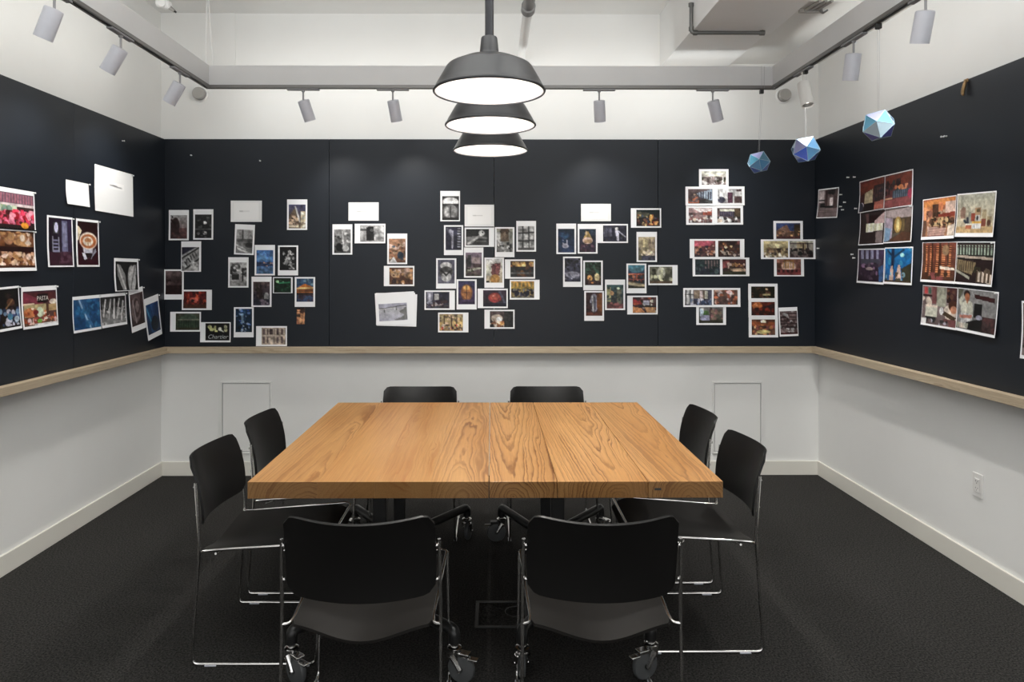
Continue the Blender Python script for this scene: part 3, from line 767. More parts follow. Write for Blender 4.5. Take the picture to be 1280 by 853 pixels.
def add_print(wall, q, border, ops, label, cat='print', name='photo_print', group=None, seed=0, lift=0, curl=.004, pin=False, paper='paper', text=None):
    if len(q) == 4: q = (q[0], q[1], q[2], q[1], q[2], q[3], q[0], q[3])
    elif len(q) == 5:
        x0, y0, x1, y1, a = q; cx, cy_ = (x0 + x1) / 2, (y0 + y1) / 2; ca, sa = math.cos(R_(a)), math.sin(R_(a))
        q = sum([(cx + (px - cx) * ca - (py - cy_) * sa, cy_ + (px - cx) * sa + (py - cy_) * ca) for px, py in ((x0, y0), (x1, y0), (x1, y1), (x0, y1))], ())
    axis, val, rz = {'b': (1, YS, 0.0), 'l': (0, XL + TB, PI / 2), 'r': (0, XR - TB, -PI / 2)}[wall]
    P = [hit(q[2 * i], q[2 * i + 1], axis, val) for i in range(4)]
    hx = Vector((math.cos(rz), math.sin(rz), 0)); c = sum(P, Vector()) / 4
    e = (P[1] - P[0] + P[2] - P[3]) / 2; f_ = (P[0] - P[3] + P[1] - P[2]) / 2
    w = e.length; h = f_.length
    ang = math.atan2(e.z, e.dot(hx)) * .5 + math.atan2(-f_.dot(hx), f_.z) * .5
    base = .0012 + .0011 * lift
    rnd = random.Random(seed * 7 + 1); k1, k2 = rnd.uniform(.5, 1.2), rnd.uniform(-1, 1)
    def surf(u, v, off=0.0):      # u right, v down from the top
        y_ = base + curl * (k1 * v ** 2.2 + .35 * k2 * (u - .5) * v + .25 * math.sin(v * PI) * (u - .5))
        return Vector(((u - .5) * w, -(max(y_, base * .9) + off), (.5 - v) * h))
    nx, ny = 4, 8
    bm = bmesh.new(); g = [[bm.verts.new(surf(i / nx, j / ny)) for i in range(nx + 1)] for j in range(ny + 1)]
    for j in range(ny):
        for i in range(nx): bm.faces.new((g[j][i], g[j + 1][i], g[j + 1][i + 1], g[j][i + 1]))
    o = mesh_obj(name, bm, M[paper])
    for p_ in o.data.polygons: p_.use_smooth = True
    o.location = c; o.rotation_euler = (0, -ang, rz)
    tag(o, label, cat, group)
    if ops:
        l, t_, r, b = border
        S = math.hypot(q[2] - q[0], q[3] - q[1]); T = math.hypot(q[6] - q[0], q[7] - q[1])
        W = max(8, int(S * (1 - l - r) * 1.15)); Hh = max(8, int(T * (1 - t_ - b) * 1.15))
        if wall != 'b': W = int(W * 1.35)
        A = lin(np.clip(paint(ops, W, Hh, seed + 11, 0 if paper == 'note' else (.35 if 'bundle' in label else .75 if wall == 'b' else .42)), 0, 1))
        vs = []
        for j in range(Hh):
            for i in range(W):
                vs.append(surf(l + (1 - l - r) * i / (W - 1), t_ + (1 - t_ - b) * j / (Hh - 1), .0005))
        fs = [(j * W + i, (j + 1) * W + i, (j + 1) * W + i + 1, j * W + i + 1) for j in range(Hh - 1) for i in range(W - 1)]
        me = bpy.data.meshes.new('picture'); me.from_pydata(vs, [], fs)
        at = me.color_attributes.new('ink', 'FLOAT_COLOR', 'POINT')
        at.data.foreach_set('color', np.concatenate([A.reshape(-1, 3), np.ones((W * Hh, 1))], 1).ravel().astype(np.float32))
        me.materials.append(M['ink'])
        for p_ in me.polygons: p_.use_smooth = True
        pic = bpy.data.objects.new('picture', me); C.objects.link(pic); pic.parent = o
    if text:
        s, u, v, hgt, m_, shear = text
        fc = bpy.data.curves.new('lettering', 'FONT'); fc.body = s; fc.align_x = 'CENTER'; fc.align_y = 'CENTER'; fc.size = hgt * h; fc.shear = shear
        fc.materials.append(M[m_])
        fo = bpy.data.objects.new('lettering', fc); C.objects.link(fo)
        bpy.context.view_layer.update()
        me = bpy.data.meshes.new_from_object(fo.evaluated_get(bpy.context.evaluated_depsgraph_get()))
        bpy.data.objects.remove(fo); bpy.data.curves.remove(fc)
        if not me.materials: me.materials.append(M[m_])
        fo = bpy.data.objects.new('lettering', me); C.objects.link(fo); fo.parent = o
        fo.location = surf(u, v, .0012); fo.rotation_euler = (PI / 2, 0, 0)
    if pin:
        bm = bmesh.new(); lathe(bm, [(0, .0), (.0028, .0), (.0022, .006), (.0045, .010), (.0040, .014), (0, .0145)], 10)
        xform(bm, Matrix.Translation(surf(.97, .03)) @ Matrix.Rotation(PI / 2, 4, 'X'))
        mesh_obj('push_pin', bm, M['pin'], o, True, 40)
    return o
BD = {'t': (.085, .17, .085, .05), 'b': (.085, .05, .085, .17), 'l': (.18, .08, .045, .08), 'r': (.045, .08, .18, .08), 'e': (.085, .10, .085, .10),
      's': (.03, .03, .03, .06), 'S': (.025, .06, .025, .07), 'z': (.0, .0, .0, .0), 'n': (.1, .1, .1, .1), 'T': (.02, .04, .02, .0), 'w': (.09, .13, .09, .10)}
GL, GB, GR, GN = 'photo prints on the left board', 'photo prints on the back board', 'photo prints on the right board', 'blank white cards on the boards'
NOTE = 'g eee eee;l .25 .5 .35 .5 .03 bbb;l .4 .5 .62 .5 .02 ccc'
PR = [
# --- left board
('l', (-9, 232.2, 42.8, 240, 41.4, 286.6, -9, 284.5), (.02, .11, .03, 0), 'g 533 211;r 0 0 1 .3 756;b 0 .02 1 .28 14 a67;r 0 .3 1 .37 dcc;s 26 0 .36 .55 .62 .07 ded,cdb,798,9a7;s 70 .0 .5 1 .9 .055 b23,d46,812,e79,411;s 16 .35 .45 1 .8 .06 f35,a12,e9a;e .74 .9 .1 .09 e92', 'print of red and pink market flowers, upper left on the left board', 1),
('l', (-9, 286, 43, 288.6, 42.5, 338, -9, 340), (.02, .03, .03, .08), 'g 310 521;r 0 .02 1 .44 421;e .35 .2 .12 .18 a75;e .6 .2 .12 .2 c96;e .82 .22 .1 .2 dba;e .15 .22 .12 .15 964;s 40 0 .05 1 .42 .06 964,b85,742,dcb;r 0 .44 1 .56 200;s 90 0 .56 1 1 .05 db9,c97,a74,fdc,742;r 0 .93 1 1 421', 'print of bread loaves on two shelves, below the flower print', 1),
('l', (-22, 361, 22.5, 358, 25.3, 411.6, -19, 417), (.02, .05, .03, .06), 'g 111 100;s 60 0 0 1 1 .05 221,322,111;s 30 .3 .5 1 .95 .05 347,79b,ccd,235;e .75 .35 .12 .1 532;l .6 .5 .8 .3 .02 864;e .9 .8 .08 .08 bcd;e .7 .72 .08 .09 48a', 'dark print with blue shirted crowd, left of the pasta print', 0),
('l', (25.3, 358.8, 70.9, 357.2, 70.3, 406.4, 27.3, 412.2), (.04, .11, .03, .06), 'g 423 643;r 0 .05 1 .35 522;p 0 .02 .6 .3 .6 .42 0 .36 834;r 0 .36 .32 .4 fdb;r .02 .4 .68 .75 ba7;e .2 .62 .2 .14 c74;s 30 0 .5 1 .9 .05 c63,a42,ecb,732,fed;r .42 .1 .74 .34 100;e .48 .62 .1 .15 dec;e .36 .62 .08 .07 822;r .67 .4 .75 .75 532;e .9 .34 .12 .08 edc;r .76 .42 1 .6 b96;s 26 .1 .78 1 .97 .05 b43,fdc,932,ecc,543;e .46 .88 .07 .06 7b4;r .3 .95 1 1 eee', 'print of a pasta stall with a dark hanging sign', 0),
('l', (57.4, 268, 90.6, 273, 90, 333.8, 59.6, 334), (.06, .04, .05, .03), 'h 101 324;r .2 .1 .42 .32 444;e .32 .2 .08 .11 cce;r .55 .05 .8 .7 668;r .6 .1 .75 .6 88a;r .15 .38 .2 .9 889;r .4 .4 .44 .9 99a;v .2 .45 .42 .75 4 88a;r .0 .72 1 1 312;s 14 .4 .7 1 1 .08 423,534', 'dark print of a chair beside a pale door, left of the coffee print', 0),
('l', (94.2, 272.4, 123, 276.6, 123, 333.7, 95.4, 333.7), (.06, .05, .05, .04), 'g 200 301;p 0 .1 .2 .2 .05 .42 0 .45 edb;e .5 .62 .24 .22 ccd;e .5 .78 .3 .06 211;p .2 .72 .32 .72 .45 .86 .3 .88 dde;p .72 .74 .85 .6 .9 .68 .6 .88 99a;e .52 .44 .43 .2 fed;e .52 .45 .38 .165 b63;e .5 .45 .25 .11 edc;e .5 .43 .16 .06 c85;e .5 .5 .10 .04 fec;l .5 .36 .5 .56 .02 a63', 'print of a coffee cup with leaf foam seen from above', 0),
('l', (81.6, 224.6, 111.1, 230, 109.7, 258, 82.1, 255.8), 'z', None, 'small blank white card, left of the big white sheet', 0),
('l', (117.6, 205.5, 166.5, 218.1, 164.6, 270.4, 118.1, 264), (.35, .30, .25, .55), 'g eee eee;l .15 .5 .75 .62 .10 999;l .3 .45 .5 .55 .08 666', 'big white sheet with a few faint lines, on the left board', 0),
('l', (142, 323, 173, 323.6, 171.6, 362, 142, 365.8), (.06, .10, .06, .02), 'g 111 222;p .05 .1 .2 .1 .45 .5 .45 1 .3 1 .1 .5 888;e .72 .62 .18 .5 aaa;p .6 .98 .6 .4 .85 .1 .95 .12 .9 .8 .8 1 bbb;l .1 .12 .42 .95 .03 ccc;l .9 .12 .65 .98 .02 666', 'grey print of two pale feathers, above the blue leaf print', 1),
('l', (90, 371.4, 124.8, 368.6, 124.6, 411.2, 90.6, 417.3), (.03, .09, .01, .07), 'g 258 147;p .15 0 .3 0 .75 1 .55 1 369;l .2 0 .62 1 .025 9bd;s 22 0 0 1 1 .08 269,147,37a', 'blue leaf vein print, lower left, beside the grass print', 0),
('l', (124.8, 368.6, 156.7, 365.8, 157, 405, 124.6, 411.2), (.01, .09, .03, .08), 'g 222 999;s 40 0 .4 1 1 .05 aaa,888,ccc,666;s 30 0 0 1 .5 .05 111,333,222;l .2 .1 .1 .7 .025 ddd;l .4 .1 .3 .8 .025 bbb;l .55 .1 .5 .8 .025 eee;l .75 .1 .62 .8 .025 ccc;l .9 .2 .8 .9 .025 ddd;l .1 .3 .02 .9 .02 777', 'grey print of blowing grass, right of the blue leaf print', 0),
('l', (156.7, 362, 177.8, 360, 180.6, 410.8, 166, 414), (.07, .12, .04, .13), 'g 544 322;e .4 .5 .35 .4 766;e .45 .45 .25 .3 433;e .5 .42 .14 .18 877;l .2 .2 .35 .9 .03 a99;l .85 .1 .75 .9 .05 211', 'brown swirl print hanging askew, left of tilted blue print', 2),
('l', (177.2, 372.8, 195.5, 371.4, 203, 419, 185.7, 422), (.08, .16, .07, .12), 'g 247 124;p 0 .0 .3 0 .6 1 .3 1 147;l .05 .1 .5 .9 .04 48a;l .4 .0 .7 .9 .03 358;l .8 .0 .9 .7 .03 235;e .6 .7 .3 .25 012', 'tilted dark blue print at the right end of left board', 0),
# --- back board, far left cluster
('b', (211.1, 262.7, 236.2, 300.5), 't', 'g aaa 755;r 0 .55 1 1 644;e .3 .45 .25 .35 322;p .0 .3 .25 .2 .5 .5 .6 1 0 1 322;l .05 .2 .3 .4 .05 211;e .1 .08 .05 .05 000;s 14 .0 .7 1 1 .09 533,433', 'print of a dark figure against pinkish sky, top left of back board', 0),
('b', (241.8, 261.8, 266.9, 299.8), 't', 'g 222 111;e .6 .35 .1 .07 ddd;e .6 .78 .12 .08 bbb;e .2 .8 .08 .06 888;s 26 0 .1 1 1 .07 333,222,444,555;r 0 .6 1 .64 555', 'grey print of glowing lamps, right of the dark figure print', 1),
('b', (288.5, 251, 327.4, 277.5), 'n', NOTE, 'blank white card above the tower and road print', 0),
('b', (358.9, 249.4, 384.2, 287.6), 't', 'g 446 543;p 0 .5 .4 .1 .7 .6 .7 1 0 1 654;s 24 .0 .4 .6 .9 .09 eca,543,976,321;r .7 .3 1 1 cb9;s 10 .7 .3 1 1 .08 ddc,876;l .4 .1 .65 .7 .04 ccc;r 0 .85 .6 .95 edb', 'print of a lit street at dusk, highest on the left panel', 0),
('b', (293.4, 280.8, 318.2, 318.6, 2.2), 't', 'g aaa 666;l .38 .0 .40 .5 .03 333;r 0 .4 1 .5 555;p 0 1 0 .6 .8 .5 1 .55 .6 .75 1 1 777;e .8 .65 .25 .12 333;l 0 .65 .6 .85 .04 bbb;l .1 .8 .8 1 .04 ddd', 'grey print of a tower and curving road, below the blank card', 1),
('b', (226.8, 301.9, 251.7, 339.9), (.03, .19, .10, .03), 'g 999 aaa;p 0 0 .85 0 0 .42 223;l 0 .40 1 0 .055 bbb;l 0 .47 1 .02 .035 111;l .1 .98 1 .50 .04 111;s 14 .5 .62 1 1 .06 888,bbb;l .17 .62 .3 .75 .035 333;l .28 .52 .26 .68 .03 333;l .35 .47 .5 .62 .035 222;l .5 .38 .58 .52 .035 333;l .62 .30 .72 .44 .035 333;l .76 .22 .86 .36 .035 444;l .0 .8 .15 .95 .06 777', 'grey print crossed by slanting sign boards, under the glowing lamps print', 2),
('b', (318.5, 306.4, 343.8, 344.4), 't', 'g 47b 469;r 0 .5 1 .68 235;s 10 0 .15 1 .45 .14 58b,46a;s 14 .4 .5 1 .68 .05 a89,da8,346;r 0 .7 1 1 468;s 14 0 .7 1 1 .1 357,57a', 'blue print of a river at dusk, right of the tower print', 0),
('b', (347.6, 307, 372.9, 344.4), 'b', 'g 111 111;s 36 .2 .2 .9 .95 .07 aaa,777,ccc,444;e .6 .22 .1 .07 ddd;l .6 .2 .3 .7 .04 bbb', 'black print with a cluster of white specks, above orange pavilion print', 1),
('b', (285.4, 321.8, 310.8, 359.6), 't', 'g bbb 999;r .1 .05 .6 .3 777;s 30 0 .1 1 .6 .08 333,ddd,666,222;r .1 .5 .55 .72 222;r .15 .45 .45 .5 555;r .72 .25 .82 .85 111;r 0 .8 1 1 888', 'grey print of a parked car in a street, left panel', 0),
('b', (205, 337, 229.9, 374.6), 'b', 'g 655 211;r 0 .35 1 .5 322;s 20 0 .35 1 .6 .08 211,433,544;r 0 .6 1 1 211', 'dim brown print of a street at nightfall, lowest left beside the corner', 1),
('b', (314.5, 346, 339.6, 383.8), 't', 'g 433 223;r .2 .1 .5 .7 211;s 30 0 0 1 1 .08 111,544,332,655;e .45 .5 .12 .25 211;e .8 .65 .15 .2 999;r .0 .75 1 1 223;s 8 .4 .75 1 1 .08 878', 'dark print of people on a wet pavement, left of the green print', 1),
('b', (341.3, 346.7, 365.9, 366.6), (.05, .05, .08, .03), 'g 121 021;s 24 0 .1 1 1 .08 132,253,010;e .2 .25 .08 .1 ada;e .55 .3 .06 .08 7b8;l .3 .35 .9 .3 .04 396', 'small dark green print with pale lights', 0),
('b', (368.5, 346.5, 394, 383.8), 'b', 'g 357 235;s 12 0 0 1 .3 .1 468,79a,246;p .0 .42 .5 .22 1 .38 1 .62 0 .62 b62;r 0 .45 1 .6 c73;l .0 .42 1 .40 .03 ec8;v 0 .45 1 .6 4 742;r 0 .62 1 .72 322;r 0 .72 1 1 346;s 10 0 .7 1 1 .1 257,434', 'print of an orange lit pavilion under a blue evening sky', 0),
('b', (227.5, 362.4, 265, 387.7), 'r', 'g 511 411;s 40 0 0 1 1 .07 a32,721,300,c53,611;e .45 .5 .2 .14 d65;e .4 .55 .09 .08 211;r 0 .78 1 1 421', 'red print of a market counter, above the green shop front', 0),
('b', (371, 385, 381.1, 405.3), 'z', 'g 211 b75;s 12 0 .1 1 1 .25 d96,432,c85', 'tiny orange scrap print under the orange pavilion', 0),
('b', (213, 390, 251.4, 414.7), 'l', 'g 443 232;e .55 .45 .4 .45 454;r .1 .4 1 .85 343;b .12 .45 1 .82 9 232;l .1 .38 1 .38 .03 776;r .0 .85 1 1 332', 'print of a green arched shop front, left of the neon print', 1),
('b', (250.3, 403, 288.5, 428), (.175, .05, .035, .09), 'g 000 000;e .18 .22 .09 .1 dd9;e .26 .36 .09 .1 cc8;e .4 .28 .05 .14 dd9;e .44 .46 .07 .05 cc8;e .60 .34 .07 .1 ddc;l .65 .42 .75 .5 .03 ddc;e .83 .2 .07 .09 cca;e .84 .4 .07 .1 cc9;e .84 .3 .04 .1 997', 'black print of a neon sign with cream shapes over script', 0),
('b', (292.5, 384.2, 317.3, 421.8), 'b', 'g 135 012;s 40 0 0 1 1 .07 24a,68c,012,134,9ac;r .35 .2 .5 .6 8ac;r .5 .1 .6 .5 246;s 10 .3 .6 .7 1 .05 bcd,46a', 'vivid blue print of a street at night, left of the beige facade', 1),
('b', (320.2, 407.9, 358.9, 432.8), 'l', 'g ba9 a98;b .05 .05 1 .42 5 544;b .05 .55 1 .95 5 655;r 0 .44 1 .52 dcb;r .3 0 .5 1 cba;r .33 .05 .46 .4 433', 'print of a beige facade with tall windows, just above the ledge', 0),
# --- centre left cluster
('b', (435.6, 253.1, 473.4, 276.1), 'n', NOTE, 'blank white card above the two grey street musician prints', 0),
('b', (415.6, 280.5, 440.5, 318.4), 't', 'g 999 444;s 40 0 .1 1 1 .07 222,777,ccc,444;e .3 .75 .2 .18 111;l .5 .1 .6 .9 .03 ddd;e .7 .8 .2 .12 bbb', 'grey print of a canal street, left of the musicians print', 0),
('b', (443.4, 279.9, 481.9, 304.3), 'l', 'g bbb aaa;r .0 .2 .3 .35 555;p .25 .1 .55 .05 .6 .95 .25 .95 222;e .4 .2 .08 .1 111;e .48 .3 .07 .1 777;l .55 .55 .7 .6 .04 333;s 10 .6 .1 1 .9 .08 999,ccc', 'grey print of two dark figures close together, centre left', 1),
('b', (484.1, 292.1, 509.1, 330.4), 't', 'g b86 643;p 0 .2 .5 .35 1 .1 1 .3 .5 .45 0 .4 dba;s 24 0 .2 1 .9 .09 964,432,b97,345;e .7 .7 .2 .15 234;p 0 1 .3 .75 .5 1 ccc', 'brown print of a vaulted hall with seats, right of the musicians print', 0),
('b', (479.9, 332.6, 518, 357.8), 'l', 'g 643 532;e .25 .35 .2 .25 b97;e .75 .3 .2 .28 a87;s 30 0 .1 1 1 .07 c96,421,864,ecb;e .2 .8 .1 .15 322', 'brown print of people at a cafe table, below the vaulted hall', 1),
# --- centre cluster
('b', (550.5, 238.9, 575, 276.8), (.09, .17, .05, .04), 'g 333 444;e .5 .25 .48 .2 ddd;r 0 .32 1 .42 222;e .5 .65 .42 .3 888;l .5 .45 .5 .95 .03 333;e .28 .65 .12 .2 bbb;r 0 .9 1 1 222', 'grey print of a pale dome shape, highest in the centre cluster', 0),
('b', (580.8, 256, 617.6, 283.3), 'n', NOTE, 'blank white card in the centre, left of the window grid print', 0),
('b', (555, 281.7, 579, 319.1), 'b', 'g 334 223;r .72 .05 .95 .95 333;v .72 .05 .95 .95 8 99a;l .1 .1 .35 .35 .06 667;r .35 .3 .5 .85 778;e .3 .2 .1 .1 99a;l .45 .2 .42 .9 .04 aab', 'dark blue grey print of a ladder beside a figure', 1),
('b', (580.8, 284.6, 617.8, 308.7), 'r', 'g 222 333;p 0 .5 .6 .4 .3 .9 0 1 777;l .1 .9 .65 .4 .05 ccc;e .68 .25 .13 .17 bbb;l .6 .5 .85 .55 .07 777;r .45 .7 .9 .78 555;e .72 .22 .04 .05 111', 'grey print of a white bird like curve, under the centre card', 0),
('b', (618.7, 284.1, 643, 321.6), 'b', 'g aa9 777;r .25 0 .75 .55 654;e .5 .12 .3 .12 432;r .0 .15 .2 .6 bbb;s 26 0 .55 1 1 .08 ddd,444,999,222;s 10 .25 .1 .75 .5 .07 765,543', 'print of a crowd beneath a brown arch, left of the window grid', 1),
('b', (645.4, 276.3, 670, 314.7), 't', 'g bbb 999;s 14 .1 .1 .9 .9 .12 888,ccc,777;l .3 0 .3 1 .03 222;l .65 0 .68 1 .03 222;l 0 .3 1 .26 .03 222;l 0 .62 1 .6 .03 222;r 0 .88 1 1 555', 'grey print of city towers behind a window grid', 0),
('b', (545.2, 323.1, 570.4, 361), 'b', 'g 556 667;e .5 .25 .35 .15 ddd;e .5 .5 .42 .22 444;e .5 .72 .3 .2 bbb;l .2 .45 .5 .65 .04 222;l .8 .45 .5 .65 .04 222', 'grey print of a cup like face shape, left edge of centre cluster', 0),
('b', (580, 309.5, 604.2, 347.2), 't', 'g 878 544;r .1 .1 .35 .6 333;r .4 .2 .9 .45 988;l 0 .8 .9 .65 .05 bba;r .5 .5 1 .65 433;l .05 .2 .1 .9 .03 222;s 14 0 .6 1 1 .08 665,332', 'faded brown print of a quiet room, middle of centre cluster', 1),
('b', (605.6, 322.2, 630, 359.9), 'b', 'g ddd ba8;p .4 .2 .9 .15 .85 .55 .5 .8 .3 .6 744;e .65 .3 .15 .12 633;e .55 .85 .3 .2 b84;r .0 .3 .3 .7 ccb;r 0 .93 .2 1 111;s 12 .3 .2 .9 .7 .07 633,955', 'print of a red brown coat on a pale ground, centre cluster', 0),
('b', (631.2, 324.5, 668.8, 348.5), 'l', 'g 532 221;s 20 0 .05 1 .35 .08 fc8,eb6,fd9,b74;r 0 .4 1 1 222;s 16 0 .4 1 1 .08 333,532,211;e .5 .75 .1 .18 642;r 0 .72 1 .78 555', 'print of warm bar lights over a dark counter, centre right', 1),
('b', (637.2, 349.9, 674.4, 374.6), 'r', 'g b93 875;r 0 .0 1 .35 c94;b 0 .05 1 .35 6 874;s 40 0 .45 1 .95 .06 223,445,888,111;e .25 .72 .1 .17 112;e .7 .72 .1 .17 112;r 0 .92 1 1 665', 'print of scooters before a yellow wall', 0),
('b', (570.8, 349.4, 595.8, 387), 'b', 'g 335 324;e .5 .5 .35 .35 853;e .5 .5 .26 .26 b74;e .5 .3 .2 .1 c95;l .5 .25 .5 .75 .03 532;l .3 .5 .7 .5 .02 643;r .1 .8 .9 .9 435', 'print of a glowing orange lantern on violet dusk', 2),
('b', (530.7, 363.2, 568.6, 387.5), 'r', 'g 223 333;r .05 .0 .3 .7 889;r .35 .1 .55 .75 999;r .12 .05 .2 .6 ccd;r .6 .1 .95 .8 223;l .1 .85 .7 .75 .05 a99;s 16 0 .5 1 1 .08 212,445,322', 'dark print of a room with tall curtains, lower left of centre cluster', 0),
('b', (597.1, 361, 634.7, 385.3), 'l', 'g 323 222;e .5 .45 .28 .3 933;e .5 .4 .2 .18 b54;l .1 .9 .9 .75 .05 334;l .7 .1 .95 .8 .05 445;r 0 .8 1 1 112;e .45 .35 .05 .05 e98', 'print of a red glowing lamp in the dark, below the red brown coat', 1),
('b', (547.6, 390.9, 585.5, 415.6), 'r', 'g cb8 a85;s 40 0 0 1 .6 .07 875,ca6,654,db9;l .2 .1 .22 .8 .02 432;l .5 .1 .52 .8 .03 432;l .75 .0 .72 .8 .02 543;s 30 0 .6 1 1 .05 322,b43,543,dcb', 'tan print of trees over outdoor tables, bottom of centre cluster', 0),
('b', (605.6, 387.3, 643.2, 411.1), 'l', 'g 544 222;e .3 .45 .25 .25 ba9;e .4 .5 .12 .14 fff;e .5 .75 .3 .12 c95;r .6 0 1 1 222;e .75 .4 .15 .3 333;s 12 0 .6 .6 1 .07 a64,edc,532', 'print of a white plate and dark cup, lowest in the centre', 0),
# --- centre right cluster
('b', (726.2, 255, 763.6, 276.7), 'n', NOTE, 'blank white card above the dark blue pool print', 0),
('b', (695.4, 279.7, 720.1, 317.7), 't', 'g 123 235;e .35 .3 .3 .14 246;e .45 .72 .2 .1 99a;l .3 .4 .32 .75 .03 ccd;l .55 .5 .55 .75 .03 bbc;s 12 0 .1 1 1 .09 124,235', 'dark blue print with faint white reflections', 0),
('b', (722, 280.1, 746.9, 317.2), 't', 'g 234 323;p .25 .4 .45 .1 .55 .1 .8 .45 b95;e .5 .5 .3 .15 dba;r .3 .45 .75 .6 a86;s 16 .1 .6 .9 1 .07 534,756,322;e .42 .18 .06 .1 fda', 'print of a lit house gable at night, right of the dark blue print', 1),
('b', (746.9, 280.1, 784.9, 303.9), 'l', 'g 334 223;s 24 0 .1 1 1 .07 445,333,112,556;e .58 .2 .06 .1 ddd;p .5 .3 .65 .3 .68 .95 .6 .98 .55 .6 ccd;l .65 .35 .85 .6 .03 bbc;l .85 .6 .95 .7 .03 bbc;b .05 .1 .4 .7 4 556', 'dark print of a pale striding figure, under the right centre card', 0),
('b', (788.5, 260.5, 826.4, 284.9), 'l', 'g 122 211;e .2 .35 .22 .1 99a;p .0 .1 .55 .2 .5 .4 0 .5 554;s 30 0 .3 1 1 .06 a52,ec8,311,643,346;e .62 .5 .08 .2 d94;r .6 .3 .64 .9 fc7;s 8 .5 .7 1 .95 .05 c43,ea6', 'night print of a street with orange lamps, topmost of right centre', 0),
('b', (795.6, 290, 821, 327.6), 't', 'g ba8 554;e .35 .25 .2 .18 dc9;r .15 .1 .3 .8 a97;r .65 .1 .75 .8 876;r .8 .1 .95 .8 987;e .55 .65 .3 .12 edb;r .2 .8 1 1 445;s 12 0 .5 1 .8 .08 986,cba', 'golden print of a stone arcade, below the night street print', 1),
('b', (703.8, 321, 727.7, 358.8), 'b', 'g 334 445;s 36 0 0 1 .6 .09 222,556,334,111;e .5 .7 .45 .14 99a;s 16 0 .6 1 .9 .08 aab,778,556;r 0 .9 1 1 334', 'grey blue print of trees and mist, left of the lit trees', 0),
('b', (729, 325.9, 753.4, 363), 'b', 'g 232 322;s 40 0 0 1 .5 .09 354,232,121,465;e .3 .7 .16 .14 c95;e .75 .65 .16 .16 cb8;r 0 .8 1 1 322;s 14 0 .6 1 1 .06 d84,643,211', 'print of lit trees over a night terrace', 1),
('b', (783, 329.7, 807.9, 366.8), 'b', 'g 357 222;p 0 0 1 0 1 .2 .5 .3 0 .2 478;e .5 .2 .4 .12 589;r 0 .35 1 .42 b65;s 30 0 .38 1 .75 .07 a53,d86,421,632;r 0 .6 1 .65 944;l 0 .78 1 .9 .07 ba8;r 0 .92 1 1 221', 'print of theatre balconies under a blue ceiling', 0),
('b', (810.2, 331.6, 846.9, 356.5), 'r', 'g 776 443;r .1 .1 .28 .8 332;e .5 .4 .18 .4 bba;r .4 .2 .6 .9 cca;r .68 .1 .85 .8 554;s 24 0 .3 1 1 .07 998,554,332,bb9;r 0 .85 1 1 543', 'print of a pale gothic hall, farthest right of its cluster', 1),
('b', (730.2, 363.9, 754.9, 401.2), 'b', 'g 322 422;e .5 .45 .25 .4 99a;e .48 .5 .15 .35 556;p .65 .1 1 .0 1 1 .7 1 742;s 14 0 0 .4 1 .09 211,322;l .4 .2 .45 .8 .04 ccc;r 0 .85 1 1 632', 'print of an arched passage beside a wooden door', 2),
('b', (756.2, 349.7, 781.3, 387.7), 't', 'g 355 433;r 0 .1 .25 .7 aa7;e .3 .35 .12 .1 da7;r .6 .2 .9 .8 665;s 20 0 .1 1 .7 .08 344,566,233;e .7 .15 .08 .05 dec;r 0 .8 1 1 744;s 6 .2 .75 .9 1 .1 955,533', 'print of a dim teal alley, right of the arched passage', 0),
('b', (784, 369.8, 822, 393.2), 'l', 'g 533 322;r 0 .1 .4 .45 933;s 30 0 0 1 1 .07 b53,433,877,221,ccb;p 0 .6 .35 .7 .55 1 0 1 c85;p .5 .6 .95 .65 .95 1 .6 1 c96;r .3 .55 1 .62 222;r .45 .2 .7 .5 aab', 'print of a diner with red booths and counter, lowest of its cluster', 0),
# --- far right cluster on the back board
('b', (873.7, 211.6, 910.6, 233.4), 'w', 'g ccb 877;p .05 .1 .95 .1 .75 .35 .25 .35 eed;r 0 .4 1 .5 655;s 40 0 .42 1 1 .06 eee,544,988,332', 'print of a pale dining room, topmost of right cluster', 0),
('b', (856.7, 233.4, 893.7, 257), 'w', 'g 655 433;p .35 .3 1 .0 1 .8 .5 .6 9ab;b .4 .2 1 .7 6 445;e .28 .45 .1 .12 eca;p 0 .6 .4 .55 .45 1 0 1 b64;r .5 .75 1 1 444;s 14 0 .1 .4 .9 .07 544,766', 'print of a bar beside a tall glass wall, second row left', 1),
('b', (893.7, 233.2, 930.6, 256.8), 'w', 'g ddd ccc;r .4 .25 .62 .95 423;r .44 .3 .58 .9 534;r .76 .05 .97 .2 544;r .68 .5 1 .95 655;e .15 .75 .16 .22 445;e .85 .75 .15 .2 433;r .02 .1 .08 .7 999', 'print of a white room with dark door, second row right', 0),
('b', (857.5, 257, 893.2, 281.2), 'w', 'g a88 766;p .2 .05 1 .05 .9 .3 .5 .3 fee;r 0 .35 1 .45 655;s 40 0 .4 1 1 .06 dcb,977,544,eee,855;p .6 .3 1 .2 1 .5 .6 .5 a54', 'print of a dining room with a bright slanted ceiling, third row left', 0),
('b', (893.2, 257.2, 928.6, 281), 'w', 'g 544 766;r .1 .1 .85 .22 ddc;r .1 .25 .8 .6 656;b .12 .25 .78 .55 7 445;r .75 .0 1 .7 543;s 20 0 .6 1 1 .08 eee,fff,222,333;e .1 .85 .12 .12 cba', 'print of white tables in a dark restaurant, third row right', 1),
('b', (862.1, 299, 895.8, 323), (.17, .09, .05, .07), 'g 844 433;p 0 .0 1 .0 .7 .35 0 .35 b56;s 34 0 .3 1 1 .06 c86,433,ecb,644,223', 'print of a restaurant under a pink red ceiling, left of lamp lit bar', 0),
